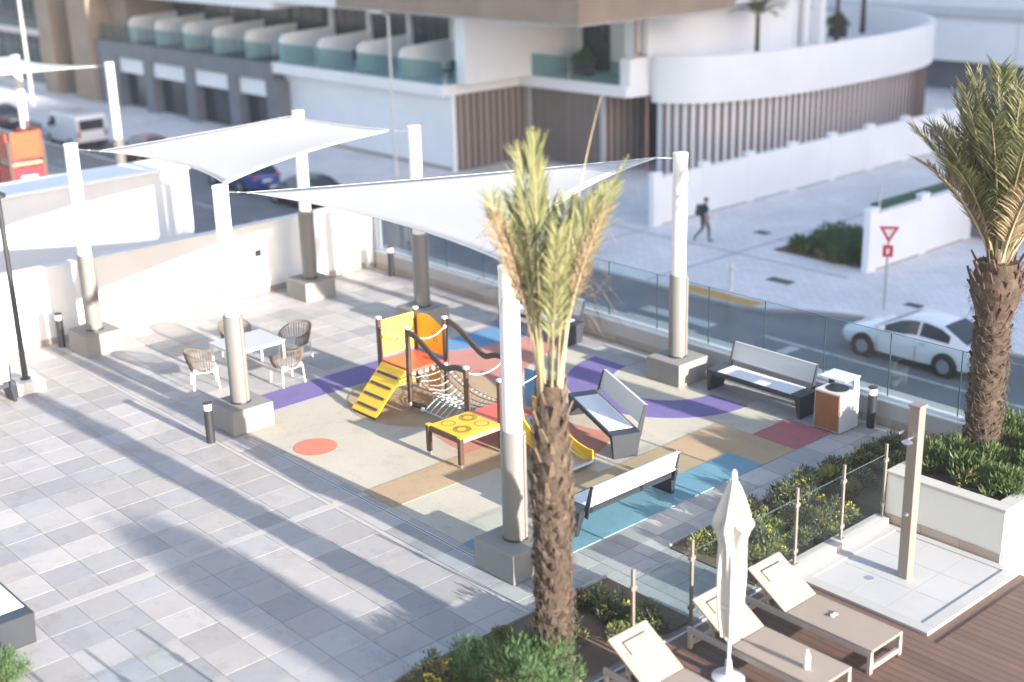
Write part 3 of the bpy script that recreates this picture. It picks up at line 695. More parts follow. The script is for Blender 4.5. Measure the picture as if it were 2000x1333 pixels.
# ladder board
lw0,lw1 = -21.17,-20.36
A = Vector((0,TY0-.04,.86)); B_ = Vector((0,14.22,.06)); d = (B_-A).normalized(); nrm = Vector((0,-d.z,d.y)); nrm = nrm if nrm.z > 0 else -nrm
mid = (A+B_)/2; b = MB(); b.obox(((lw0+lw1)/2,mid.y,mid.z),(1,0,0),d,nrm,lw1-lw0,(B_-A).length,.02); lb = b.build('ladder_board','yellow',t,bevel=.004)
for q in (.2,.42,.64,.86):
    p = A.lerp(B_,q)+nrm*.022; b = MB(); b.obox(((lw0+lw1)/2,p.y,p.z),(1,0,0),d,nrm,(lw1-lw0)*.82,.055,.03); b.build('rung','rail',lb,bevel=.006)
b = MB(); b.obox(((lw0+lw1)/2,B_.y+.02,.03),(1,0,0),(0,1,0),(0,0,1),.7,.06,.06); b.build('ladder_foot','rail',lb)
# table at the low end
TTX0,TTX1,TTY0 = -18.30,-17.38,13.96
for x in (TTX0,TTX1): 
    b = MB(); b.box(x-.045,x+.045,TTY0-.045,TTY0+.045,.08,.60); p = b.build('table_leg','post',t,bevel=.008)
    b = MB(); b.box(x-.045,x+.045,TTY0-.045,TTY0+.045,.60,.625); b.build('leg_top','yellow',p)
    b = MB(); b.box(x-.025,x+.025,TTY0-.025,TTY0+.025,0,.09); b.build('foot','galv',p)
b = MB(); b.box(TTX0+.05,TTX1-.05,TTY0-.02,TTY0+.02,.49,.585); b.build('table_beam','post',t,bevel=.004)
b = MB(); b.box(TTX1-.02,TTX1+.02,TTY0+.05,LY0-.05,.49,.585); b.build('table_beam','post_l',t,bevel=.004)
b = MB(); b.box(TTX0-.02,TTX0+.02,TTY0+.05,LY0-.05,.49,.585); b.build('table_beam','post_l',t,bevel=.004)
b = MB(); b.box(TTX0+.03,TTX1-.0,TTY0+.0,LY0-.03,.59,.615); tp = b.build('table_top','yellow',t,bevel=.004)
def ringg(cx,cy,r):
    b = MB(); b.tube([(cx+r*math.cos(R(a)),cy+r*math.sin(R(a)),.616) for a in range(0,361,15)],.006,5,caps=False); b.build('hob_ring','groove',tp)
for cx,cy,dbl in ((-18.02,14.68,1),(-17.66,14.24,1),(-18.06,14.24,0),(-17.62,14.68,0)):
    ringg(cx,cy,.13); 
    if dbl: ringg(cx,cy,.165); ringg(cx,cy,.10)
# handrails of the bridge
def rail_path(y): return [(TX1,y,1.70),(TX1+.12,y,1.70),(TX1+.35,y,1.64),(TX1+.62,y,1.50),(TX1+.95,y,1.31),(TX1+1.22,y,1.20),(TX1+1.5,y,1.16),(LX0-.02,y,1.16)]
def smooth_path(p, k=3):
    p = [Vector(q) for q in p]
    for _ in range(k):
        o = [p[0]]
        for i in range(len(p)-1): o += [p[i].lerp(p[i+1],.25), p[i].lerp(p[i+1],.75)]
        p = o+[p[-1]]
    return p
for y in (TY0-.03,TY1+.03):
    pth = smooth_path([(x,yy,z+ (0 if x<-19 else .18)) for x,yy,z in rail_path(y)],2); b = MB()
    for i in range(len(pth)-1): b.bar(pth[i],pth[i+1]+(pth[i+1]-pth[i])*.05,.045,.11)
    b.build('handrail','rail',t)
# climbing net
NB, NL = 8, 15
def net_pt(u, v):  # u along bridge, v across
    y = TY0+.05+(TY1-TY0-.1)*v
    z = .80*(1-u)+.47*u-.34*math.sin(math.pi*u)*(.75+.25*math.cos(2*math.pi*(v-.5)))
    return Vector((TX1+.02+(LX0-TX1-.04)*u, y, z))
b = MB()
for j in range(NB+1): b.tube([net_pt(i/20, j/NB) for i in range(21)], .009, 5)
net = b.build('net_strand','rope_k',t,smooth=True)
b = MB()
for i in range(1,NL): b.tube([net_pt(i/NL, j/10) for j in range(11)], .0075, 5)
b.build('net_cross_rope','rope_w',t,smooth=True)
# hanging side hammock of pale ropes
b = MB()
for i in range(9):
    u = .25+i*.08; b.tube([(TX1+(LX0-TX1)*u, 15.05+.9*k/10, .14+.20*math.sin(math.pi*k/10)) for k in range(11)], .011, 5)
for k in (0,3,7,10): b.tube([(TX1+(LX0-TX1)*(.2+.75*q/8), 15.05+.9*k/10, .14+.20*math.sin(math.pi*k/10)) for q in range(9)], .010, 5)
b.build('lower_net','rope_bl',t,smooth=True)
b = MB(); b.tube([(TX1,TY0,.16),(TX1+.2,TY0+.0,.18),(TX1+.42,TY0+.04,.16)],.055,10); b.build('buffer_log','black',t,smooth=True)
for x in (TX1+.05,TX1+.44): 
    b = MB(); b.sphere((x,TY0-.05,.17),.045); b.build('ball','cap',t,smooth=True)
for k in range(6):
    b = MB(); b.sphere((TX1+.05, TY0+.06+(TY1-TY0-.12)*k/5, .79), .05, 12, 8); b.build('ball','rope_w',t,smooth=True)
def sag_rope(a, c, s, m='rope_w', r=.013):
    a, c = Vector(a), Vector(c); b = MB(); b.tube([a.lerp(c,k/12)-Vector((0,0,s*4*(k/12)*(1-k/12))) for k in range(13)], r, 6); b.build('rope',m,t,smooth=True)
    for p in (a,c):
        b = MB(); b.sphere(p,.04,10,7); b.build('ball','rope_w',t,smooth=True)
sag_rope((TX1+.06,TY0+.1,1.60),(TX1+.06,TY1-.05,1.60),.14); sag_rope((LX0-.02,LY0+.05,1.33),(LX0-.02,LY1-.02,1.33),.12); sag_rope((LX1+.03,LY0+.05,1.33),(LX1+.03,LY1,1.33),.08)
# blue panel at the slide and the slide itself
b = MB(); b.box(LX1-.36,LX1-.05,LY1-.012,LY1+.012,.6,1.36); b.build('blue_panel','blue_p',t,bevel=.004)
sl = [(LX1+.02,.56),(LX1+.30,.54),(LX1+.75,.34),(LX1+1.2,.15),(LX1+1.45,.10),(LX1+1.62,.10)]
b = MB(); sw0,sw1 = 15.12,15.72
for (xa,za),(xb,zb) in zip(sl,sl[1:]): b.add([(xa,sw0,za),(xb,sw0,zb),(xb,sw1,zb),(xa,sw1,za),(xa,sw0,za-.02),(xb,sw0,zb-.02),(xb,sw1,zb-.02),(xa,sw1,za-.02)],[(0,1,2,3),(7,6,5,4),(0,4,5,1),(2,6,7,3)])
b.build('slide_chute','galv',t)
for y in (sw0-.02,sw1+.02):
    b = MB(); top = [(x,z+.16+(.22 if i<2 else .05)) for i,(x,z) in enumerate(sl)]; botm = [(x,max(.02,z-.10)) for x,z in sl]; k = len(sl)
    ring_ = top+botm[::-1]
    vs = [(x,y-.012,z) for x,z in ring_]+[(x,y+.012,z) for x,z in ring_]; m_ = len(ring_)
    fs = [(i,i+1,m_-2-i,m_-1-i) for i in range(k-1)]+[(2*m_-1-i,2*m_-2-i,m_+i+1,m_+i) for i in range(k-1)]+[(i,m_+i,m_+(i+1)%m_,(i+1)%m_) for i in range(m_)]
    b.add(vs,fs); b.build('slide_side','yellow',t)
b = MB(); b.tube([(LX1+1.62,sw0,.09),(LX1+1.62,sw1,.09)],.05,10); b.build('slide_lip','galv',t,smooth=True)
b = MB(); b.tube([(LX1+.06,15.14,.58),(LX1+.10,15.12,.98),(LX1+.22,15.12,1.10),(LX1+.4,15.12,1.0),(LX1+.48,15.12,.6)],.02,8); b.build('slide_handle','yellow',t,smooth=True)

# ================================================================== POOL DECK SIDE
dk = MB(); dk.box(-10.85,6,-8,17.5,-.03,-.022); deck = struct(dk,'pool_deck','deck')
bd = MB(); bd.box(-7.7,7.7,-.066,.066,-.022,0); bme = bd.mesh('deck_board','deck',bevel=.004)
y = 5.5
while y < 17.5:
    if y < 14.9: inst(bme, deck, (-2.9,y,random.uniform(-.001,.001)))
    else: inst(bme, deck, (-.55,y,random.uniform(-.001,.001)))
    y += .139
# shower tray and post
t = thing('shower_tray', 'square pale stone shower tray with grey border set in the deck', 'shower tray', (-9.6,16.24,0))
b = MB(); b.box(-10.72,-8.45,14.97,15.17,-.02,.03); b.box(-8.65,-8.45,15.17,17.5,-.02,.03); b.box(-10.72,-10.52,15.17,17.5,-.02,.03); b.box(-10.52,-8.65,17.36,17.5,-.02,.03); b.build('border','kerb',t,bevel=.004)
for i in range(3):
    for j in range(3):
        b = MB(); sx, sy = 1.87/3, 2.19/3; b.box(-10.52+i*sx+.003,-10.52+(i+1)*sx-.003,15.17+j*sy+.003,15.17+(j+1)*sy-.003,-.02,.014); b.build('stone_slab','tray',t)
b = MB(); b.lathe([(.07,.012),(.07,.018),(.05,.019)],(-9.92,15.75,0),16); b.build('drain_cover','galv',t,smooth=True)
t = thing('shower_column', 'tall brushed steel shower column standing on the stone tray', 'shower', (-9.58,16.17,.014))
b = MB(); b.box(-.085,.085,-.085,.085,0,2.75); b.build('column','steel',t,local=True,bevel=.006)
b = MB(); b.box(-.1,.1,-.1,.1,2.75,2.79); b.build('cap','steel',t,local=True,bevel=.006)
b = MB(); b.cyl((0,-.085,2.3),(0,-.22,2.3),.015,n=10); b.lathe([(.06,2.24),(.08,2.26),(.02,2.3)],(0,-.22,0),16); b.build('shower_head','galv',t,local=True,smooth=True)
b = MB(); b.lathe([(.03,1.05),(.03,1.09)],(.0,-.10,0),12); b.build('push_button','galv',t,local=True)

# planting beds (soil) with steel edge and glass fence
for y0,y1 in ((2.6,12.94),(14.36,21.0)):
    b = MB(); b.prism(rect(-12.68,-10.98,y0,y1),-.03,.02); struct(b,'planting_bed','soil')
    b = MB(); b.box(-12.72,-12.685,y0,y1,-.03,.06); struct(b,'bed_edge','kerb')
b = MB(); b.box(-10.98,-10.72,14.4,17.5,-.03,.13); tag(b.build('fence_kerb','cope',bevel=.01),'low beige stone kerb under the glass fence beside the shower tray','kerb')
fn = thing('glass_fence', 'low glass pool fence with slim steel posts beside the shrubs', 'fence', (-10.85,14.5,0))
py = [5.7,6.5,7.3,11.56,12.75,13.94,15.13,16.32,17.47]
for k, yy in enumerate(py):
    zb = .13 if yy > 14.4 else 0
    b = MB(); b.box(-10.87,-10.83,yy-.022,yy+.022,zb,1.40); p = b.build('post','steel',fn,bevel=.003)
    for z in (.35,1.12):
        b = MB(); b.box(-10.875,-10.825,yy-.05,yy+.05,z-.03,z+.03); b.build('clamp','steel',p)
    b = MB(); b.box(-10.90,-10.80,yy-.05,yy+.05,zb,zb+.012); b.build('foot_plate','steel',p)
for k in range(len(py)-1):
    a,c = py[k]+.03,py[k+1]-.03
    if c-a > 2: continue
    b = MB(); b.box(-10.856,-10.844,a,c,.16 if a>14 else .06,1.22); b.box(-10.857,-10.843,a,c,1.22,1.227,1); b.build('glass_panel',['glass','gedge'],fn)

# planter with palm
pl = thing('stone_planter', 'raised cream planter with stone coping beside the shower tray', 'planter', (-9.8,19.2,0))
px0,px1,py0_,py1_ = -10.85,-8.80,17.55,20.9
b = MB(); b.box(px0,px1,py0_,py0_+.16,0,.86); b.box(px0,px1,py1_-.16,py1_,0,.86); b.box(px0,px0+.16,py0_+.16,py1_-.16,0,.86); b.box(px1-.16,px1,py0_+.16,py1_-.16,0,.86); b.build('wall','cream_r',pl)
b = MB(); b.box(px0-.02,px1+.03,py0_-.03,py0_+.22,.86,.92); b.box(px0-.02,px1+.03,py1_-.22,py1_+.03,.86,.92); b.box(px0-.02,px0+.22,py0_+.22,py1_-.22,.86,.92); b.box(px1-.22,px1+.03,py0_+.22,py1_-.22,.86,.92); b.build('coping','cope',pl,bevel=.008)
b = MB(); b.box(px0+.16,px1-.16,py0_+.16,py1_-.16,.1,.80); b.build('soil','soil',pl)
skirt_run(pl,'x',py0_,px0,px1,.7,-.0,.17,.02,-1); skirt_run(pl,'y',px1,py0_,py1_,.7,-.0,.17,.02,1)

# sun loungers
def make_lounger(label, loc):
    t = thing('sun_lounger', label, 'sun lounger', loc, 0, 'sun loungers by the glass fence')   # foot end = +x, local y across
    W = .34; hx = -.28
    for s in (-1,1):
        b = MB(); b.box(-1.05,1.12,s*W-.025,s*W+.025,.24,.33); b.build('side_rail','lframe',t,local=True,bevel=.006)
    for x in (-1.0,1.09):
        for s in (-1,1):
            b = MB(); b.box(x-.03,x+.03,s*W-.03,s*W+.03,0,.24); b.build('leg','lframe',t,local=True,bevel=.005)
        b = MB(); b.box(x-.028,x+.028,-W+.03,W-.03,.05,.11); b.build('cross_bar','lframe',t,local=True,bevel=.005)
    b = MB(); b.box(hx,1.13,-W-.02,W+.02,.335,.365); b.build('seat_panel','lfab',t,local=True,bevel=.012,seg=2)
    d = Vector((-.80,0,.50)).normalized(); n_ = Vector((.50,0,.80)).normalized(); c = Vector((hx-.01,0,.35))+d*.40
    b = MB(); b.obox(c,d,(0,1,0),n_,.80,W*2+.04,.03); bp = b.build('back_panel','lfab',t,local=True,bevel=.012,seg=2)
    q = c+d*.27+n_*.017; b = MB(); b.obox(q,d,(0,1,0),n_,.02,.42,.006); b.obox(q-d*.10-Vector((0,.20,0)),d,(0,1,0),n_,.2,.02,.006); b.build('handle_slot','charcoal',bp,local=True)
    e = c+d*.12-n_*.02
    for q_ in (-W+.05,W-.05): b = MB(); b.bar(e+Vector((0,q_,0)),Vector((-.62,q_,.29)),.025); b.build('back_stay','lframe',t,local=True)
    return t
l0 = make_lounger('beige sun lounger beside the shower tray', (-9.55,13.92,0))
copy_tree(l0, (-9.52,12.70,0), None, 'beige sun lounger between two others, a white bottle on its seat')
copy_tree(l0, (-9.60,11.14,0), None, 'beige sun lounger beside the big soft green shrub')
def bottle(name, loc, label, h, r, cap):
    t = thing(name, label, 'bottle', loc)
    b = MB(); b.lathe([(r*.9,0),(r,.01),(r,h*.68),(r*.45,h*.85),(r*.4,h*.9)],n=16); b.build('body','white_al',t,local=True,smooth=True)
    b = MB(); b.lathe([(r*.45,h*.9),(r*.45,h),(r*.3,h+.002)],n=12); b.build('cap',cap,t,local=True,smooth=True)
    b = MB(); b.lathe([(r*1.01,h*.25),(r*1.01,h*.5)],n=16); b.build('label_band','rope_bl',t,local=True,smooth=True)
bottle('water_bottle',(-8.78,12.62,.365),'white bottle standing on the seat of the middle lounger',.27,.045,'white_al')
bottle('sunscreen_bottle',(-9.66,13.28,0),'small white bottle with red cap on the deck between loungers',.2,.04,'tail')
t = thing('sunglasses','pair of pale sunglasses lying on the lounger beside the shower tray','sunglasses',(-9.3,13.95,.365))
for y_ in (-.035,.035):
    b = MB(); b.tube([(.0+.028*math.cos(R(a)),y_+.03*math.sin(R(a)),.02) for a in range(0,361,30)],.006,5,caps=False); b.build('rim','white_al',t,local=True)
    b = MB(); b.tube([(0,y_*1.8,.03),(-.12,y_*1.8,.006)],.005,5); b.build('arm','charcoal',t,local=True)

# closed parasol
t = thing('closed_parasol', 'closed cream parasol standing beside the middle lounger', 'parasol', (-9.67,12.14,0))
b = MB(); b.lathe([(.22,0),(.22,.05),(.06,.09),(.04,.3)],n=24); b.build('base','bench_grey',t,local=True,smooth=True)
b = MB(); b.cyl((0,0,.09),(0,0,2.95),.024,n=12); b.build('pole','white_al',t,local=True,smooth=True)
b = MB(); nz, na = 34, 64; vs = []
for i in range(nz):
    u = i/(nz-1); z = .68+2.22*u
    if u < .62: rb = .115+.05*math.sin(u/.62*math.pi)*.9+.04*u
    elif u < .72: rb = .14+.06*((u-.62)/.10)
    else: rb = .20*(1-((u-.72)/.28))**.8+.025
    for j in range(na):
        a = 2*math.pi*j/na; fold = 1+.20*math.sin(6*a+2.4*u)+.09*math.sin(13*a-3*u+1)+.05*math.sin(21*a+5*u)
        if .60 < u < .74: fold = 1+.26*math.cos(6*a+2.4*u)
        vs.append((rb*fold*math.cos(a), rb*fold*math.sin(a), z+ (.03*math.sin(6*a) if .6<u<.74 else 0)))
fs = [(i*na+j,i*na+(j+1)%na,(i+1)*na+(j+1)%na,(i+1)*na+j) for i in range(nz-1) for j in range(na)]
b.add(vs,fs); b.build('canopy','parasol',t,local=True,smooth=True)
b = MB(); b.lathe([(.03,2.88),(.04,2.93),(.03,3.0),(.012,3.03)],n=12); b.build('finial','white_al',t,local=True,smooth=True)
b = MB(); b.lathe([(.165,1.12),(.172,1.15),(.165,1.18)],n=20); b.build('tie_strap','parasol',t,local=True,smooth=True)

# ================================================================== PLANTS
def leaf(b, p, d, n, L, w, mi=0, fold=.25):
    s = d.cross(n).normalized(); m = p+d*L*.45-n*w*fold; e = p+d*L-n*L*.12
    b.add([p, m+s*w/2+n*w*fold, e, m-s*w/2+n*w*fold, m], [(0,4,1),(4,2,1),(0,3,4),(4,3,2)], mi)
def rv(): 
    while True:
        v = Vector((random.uniform(-1,1),random.uniform(-1,1),random.uniform(-1,1)))
        if .05 < v.length < 1: return v
def shrub_proto(mats, rx, rz, nclump, nleaf, L, w, flower=0, spread=.28, upright=.5):
    b = MB(); stems = MB()
    for c in range(nclump):
        v = rv(); v.z = abs(v.z); v = v.normalized()*random.uniform(.45,1)
        cc = Vector((v.x*rx, v.y*rx, .12*rz+v.z*rz*.85)); mi = 0 if random.random() > .22 or len(mats) < 2 else 1
        stems.tube([(v.x*.06,v.y*.06,0),(cc.x*.6,cc.y*.6,cc.z*.55),cc],[.012,.008,.004],5)
        for k in range(nleaf):
            q = rv(); p = cc+q*spread*random.uniform(.5,1.1)
            if p.z < .02: p.z = .02
            d = (q.normalized()*.8+Vector((0,0,upright))+rv()*.5).normalized(); n_ = d.cross(rv()).normalized()
            leaf(b, p, d, n_, L*random.uniform(.7,1.25), w*random.uniform(.8,1.2), mi)
        if flower and random.random() < flower:
            for k in range(14):
                q = rv(); p = cc+Vector((0,0,spread*.8))+q*.07; d = (q+Vector((0,0,.6))).normalized(); leaf(b,p,d,d.cross(rv()).normalized(),.05,.035,len(mats)-1)
    return b.mesh('foliage',mats), stems.mesh('stems','stem')
def put_shrub(proto, loc, rz, sc, label, group, name='shrub'):
    t = thing(name, label, 'shrub', loc, rz, group); t.scale = sc
    inst(proto[0], t); inst(proto[1], t); return t
pG = [shrub_proto(['lf_grey','lf_yel','flower'], .34, .42, 20, 62, .085, .030, .12, .15) for _ in range(3)]
pY = shrub_proto(['lf_yel','lf_grey'], .26, .34, 12, 60, .10, .035, 0, .14, .9)
pS = shrub_proto(['lf_soft','lf_green'], .55, .80, 46, 110, .10, .016, 0, .2, .9)
pF = [shrub_proto(['lf_green','lf_yel'], .38, .42, 22, 70, .13, .035, 0, .17, .9) for _ in range(2)]
random.seed(5)
yy = 9.1
while yy < 20.6:
    if not (12.6 < yy < 14.6):
        for x in (-12.3,-11.85,-11.4):
            if (yy > 17.4 and x > -11.5) or random.random() < .3: continue
            r = random.random(); pr_ = pY if r < .2 else random.choice(pG); s_ = random.uniform(.6,1.0)*(1.05 if yy > 14.4 else 1.0)
            lab = ('lime-leaved low shrub in the fenced planting bed' if pr_ is pY else 'grey-green low shrub in the fenced planting bed')
            put_shrub(pr_, (x+random.uniform(-.12,.12), yy+random.uniform(-.15,.15), .02), random.uniform(0,6.28), (s_,s_,s_*random.uniform(.8,1.1)), lab, 'lime shrubs in the planting bed' if pr_ is pY else 'grey-green shrubs in the planting bed')
    yy += .52
put_shrub(pS, (-11.25,10.15,.02), .4, (1.0,1.0,1.0), 'big soft green feathery shrub beside the palm trunk and lounger', None, 'feathery_shrub')
put_shrub(pS, (-12.0,9.75,.02), 2.1, (.75,.75,.7), 'soft green feathery shrub at the plaza side of the palm trunk', None, 'feathery_shrub')
put_shrub(pS, (-16.35,5.05,0), 1.3, (.62,.62,.62), 'rounded yellow-green shrub by the lone bench end', None, 'feathery_shrub')
for i in range(11):
    x = -10.4+(i%3)*.6+random.uniform(-.08,.08); y = 18.25+(i//3)*.72+random.uniform(-.1,.1); s_ = random.uniform(.75,1.05)
    put_shrub(random.choice(pF), (x,y,.80), random.uniform(0,6.28), (s_,s_,s_), 'fresh green leafy plant in the raised planter', 'leafy plants in the raised planter', 'leafy_plant')

# ---------------------------------------------------------------- palms
def frond_mesh(L, th0, th1, n, leafL, ang, start, mats, width=.022, cut=None, r0=.028, flat=.25, seed=0, bare=False, planar=0):
    rnd_ = random.Random(seed); b = MB(); pts = []; p = Vector((0,0,0)); K = 16
    for i in range(K+1):
        u = i/K; th = R(th0+(th1-th0)*u**1.4); pts.append(p.copy()); p = p+Vector((math.sin(th),0,math.cos(th)))*(L/K)
    b.tube(pts, [r0*(1.5 if i < 2 else 1)*(1-.82*i/K) for i in range(K+1)], 6, mi=0)
    if not bare:
        for k in range(n):
            u = start+(1-start)*k/(n-1); f_ = u*K; i = min(K-1,int(f_)); q = pts[i].lerp(pts[i+1], f_-i); tg = (pts[i+1]-pts[i]).normalized()
            for s_ in (-1,1):
                side = Vector((tg.z,0,-tg.x))*s_ if planar else Vector((0,s_,0))
                a = R(ang*(1.15-.4*u)+rnd_.uniform(-7,7)); l = leafL*(1-.55*abs(u-.55)**1.2*1.4)*rnd_.uniform(.8,1.08)
                d = (tg*math.cos(a)+side*math.sin(a)+Vector((-flat,0,.05))*rnd_.uniform(.1,1)).normalized()
                if cut is not None:
                    e = q+d*l
                    if e.z > cut: l = max(.05, (cut-q.z)/max(.2,d.z))
                n_ = d.cross(side).normalized(); sd = d.cross(n_).normalized(); w_ = width*rnd_.uniform(.8,1.2)
                m1 = q+d*l*.45+Vector((0,0,-.0)); e = q+d*l+Vector((rnd_.uniform(-.05,.05),rnd_.uniform(-.03,.03),-l*l*.10))
                b.add([q, m1+sd*w_/2, e, m1-sd*w_/2, m1+n_*w_*.3], [(0,4,1),(4,2,1),(0,3,4),(4,3,2)], 1)
    return b.mesh('frond', mats)
def trunk_mesh(H, r_fn, seed=3):
    rnd_ = random.Random(seed); b = MB(); nz = int(H/.05); na = 22; vs = []
    for i in range(nz+1):
        z = H*i/nz; r = r_fn(z/H)
        for j in range(na):
            a = 2*math.pi*j/na; vs.append((r*(1+rnd_.uniform(-.05,.05))*math.cos(a), r*(1+rnd_.uniform(-.05,.05))*math.sin(a), z))
    fs = [(i*na+j,i*na+(j+1)%na,(i+1)*na+(j+1)%na,(i+1)*na+j) for i in range(nz) for j in range(na)]+[tuple(nz*na+j for j in range(na))]
    return b.add(vs,fs)
def scars(H0, H1, r_fn, H, rows, per, w, h, out, seed=1, up_=.2):
    rnd_ = random.Random(seed); b = MB()
    for i in range(rows):
        z = H0+(H1-H0)*i/rows
        for j in range(per):
            a = 2*math.pi*(j+.5*(i%2)+i*.13+rnd_.uniform(-.22,.22))/per; r = r_fn(z/H); er = Vector((math.cos(a),math.sin(a),0)); et = Vector((-math.sin(a),math.cos(a),0)); c = er*r*.97+Vector((0,0,z+rnd_.uniform(-.03,.03)))
            ww, hh, oo = w*rnd_.uniform(.6,1.2), h*rnd_.uniform(.65,1.3), out*rnd_.uniform(.2,1.7); Z = Vector((0,0,1))
            b.add([c+et*ww/2, c-et*ww/2, c+Z*hh*.75+er*oo*.6, c-Z*hh*.6, c+er*oo+Z*hh*up_+et*ww*.12, c+er*oo+Z*hh*up_-et*ww*.12],
                  [(0,2,4),(2,1,5),(4,2,5),(1,3,5),(3,0,4),(3,4,5)])
    return b
def stubs(H0, H1, r_fn, H, n, L, w, seed=2, spread=.45):
    rnd_ = random.Random(seed); b = MB()
    for k in range(n):
        a = k*2.39996+rnd_.uniform(-.2,.2); z = H0+(H1-H0)*k/n; r = r_fn(z/H)*.92; er = Vector((math.cos(a),math.sin(a),0)); et = Vector((-math.sin(a),math.cos(a),0))
        d = (Vector((0,0,1))+er*spread*rnd_.uniform(.6,1.3)+et*rnd_.uniform(-.15,.15)).normalized(); n_ = d.cross(et).normalized(); l = L*rnd_.uniform(.6,1.35); ww = w*rnd_.uniform(.7,1.2); p = er*r+Vector((0,0,z))
        v = [p+et*ww*.75, p-et*ww*.75, p-et*ww*.6+n_*ww*.35*-1, p+et*ww*.6-n_*ww*.35]
        e = [p+d*l+et*ww*.36, p+d*l-et*ww*.36, p+d*l*.97-et*ww*.3-n_*ww*.3, p+d*l*.97+et*ww*.3-n_*ww*.3]
        b.add(v+e, [(3,2,1,0),(4,5,6,7),(0,1,5,4),(1,2,6,5),(2,3,7,6),(3,0,4,7)])
    return b
def fibres(H0, H1, r_fn, H, n, L, seed=4, out=.05):
    rnd_ = random.Random(seed); b = MB()
    for k in range(n):
        a = rnd_.uniform(0,6.28); z = rnd_.uniform(H0,H1); r = r_fn(z/H)*rnd_.uniform(.98,1.12); er = Vector((math.cos(a),math.sin(a),0)); et = Vector((-math.sin(a),math.cos(a),0))
        p = er*r+Vector((0,0,z)); l = L*rnd_.uniform(.4,1.3); d = (et*rnd_.uniform(-1,1)+er*rnd_.uniform(-.1,.5)+Vector((0,0,rnd_.uniform(-.8,.7)))).normalized()
        m_ = p+d*l*.5+er*out*rnd_.uniform(0,1); e = p+d*l+Vector((0,0,-l*.3)); s_ = Vector((0,0,1)).cross(d).normalized()*.0028
        b.add([p-s_,p+s_,m_+s_,m_-s_,e], [(0,1,2,3),(3,2,4)])
    return b
# near palm: freshly trimmed, fronds tied upright
PH = 4.15
t = thing('date_palm', 'trimmed date palm with short fronds tied upright in the planting bed', 'palm tree', (-11.36,10.58,0))
rf = lambda u: .245-.05*u+.045*max(0,1-abs(u-.64)/.22)-.06*max(0,(u-.86)/.14)
tr = trunk_mesh(PH, rf).build('trunk','trunk',t,local=True,smooth=True)
scars(.05,2.75,rf,PH,26,8,.15,.13,.045).build('leaf_scars','scar',tr,local=True)
stubs(2.35,4.0,rf,PH,46,.20,.065,7,.35).build('leaf_stubs','stub',tr,local=True)
fibres(.3,4.15,rf,PH,2600,.15,4,.04).build('trunk_fibre','fibre',tr,local=True)
RIGHT = math.degrees(math.atan2(.751,.66))
FR = [ # az, lean0, lean1, L, leaves n, leafL, ang, start, dry, cut, bare, planar
 (180,2,9,3.2,40,.80,19,.56,0,3.22,0,1),(176,0,2,3.35,36,.75,12,.60,0,3.40,0,1),(2,5,35,3.15,46,.60,27,.44,0,2.75,0,1),(-6,3,24,2.8,44,.52,27,.44,0,2.62,0,1),
 (10,4,17,3.75,0,0,0,0,1,None,1,0),(184,4,24,2.6,46,.40,32,.44,0,None,0,1),(172,3,16,2.5,44,.42,32,.42,0,None,0,1),(4,1,7,2.45,46,.42,32,.38,0,None,0,1),(182,1,6,2.5,46,.42,32,.38,0,None,0,1),(-3,2,14,2.4,44,.40,32,.40,0,None,0,1)]
_r = random.Random(31)
for k in range(5): FR.append((k*72+_r.uniform(-10,10),_r.uniform(2,6),_r.uniform(8,16),_r.uniform(2.15,2.5),42,_r.uniform(.34,.42),_r.uniform(28,38),_r.uniform(.36,.46),0,None,0,0))
for k in range(7): FR.append(((178,185,170,3,-8,190,90,-90,-60)[k],_r.uniform(4,7),(27,20,13,18,26,30,12,10,14)[k],_r.uniform(2.15,2.5),48,_r.uniform(.18,.26),_r.uniform(34,50),.55,1,None,0,1 if k < 6 else 0))
for i,(az,a0,a1,L,n,lL,an,st,dry,cut,bare,pl_) in enumerate(FR):
    az += RIGHT
    me = frond_mesh(L,a0,a1,max(n,2),lL,an,st,['rachis_d','frond_dry'] if dry else ['rachis','frond'],.027 if not dry else .016,cut,.019,.12,i,bool(bare),pl_)
    inst(me, t, (.10*math.cos(R(az))+.02*math.sin(i*2.1),.10*math.sin(R(az))+.05*math.cos(i*2.1),PH-.18),(0,0,R(az+6*math.sin(i*1.7))))
rr = random.Random(8); b = MB()   # hanging dry fibres and loose threads round the crown
for k in range(420):
    a = rr.uniform(0,6.28); r = rr.uniform(.15,.75); z = PH+rr.uniform(.9,2.1); p = Vector((r*math.cos(a),r*math.sin(a),z)); L = rr.uniform(.15,.5)
    d = Vector((math.cos(a)*rr.uniform(.1,.7),math.sin(a)*rr.uniform(.1,.7),rr.uniform(-1,.2))).normalized(); s_ = d.cross(rv()).normalized()*.0028; m_ = p+d*L*.5; e = p+d*L+Vector((0,0,-.1*L))
    b.add([p-s_,p+s_,m_+s_,m_-s_,e],[(0,1,2,3),(3,2,4)])
b.build('loose_fibre','fibre',t,local=True)

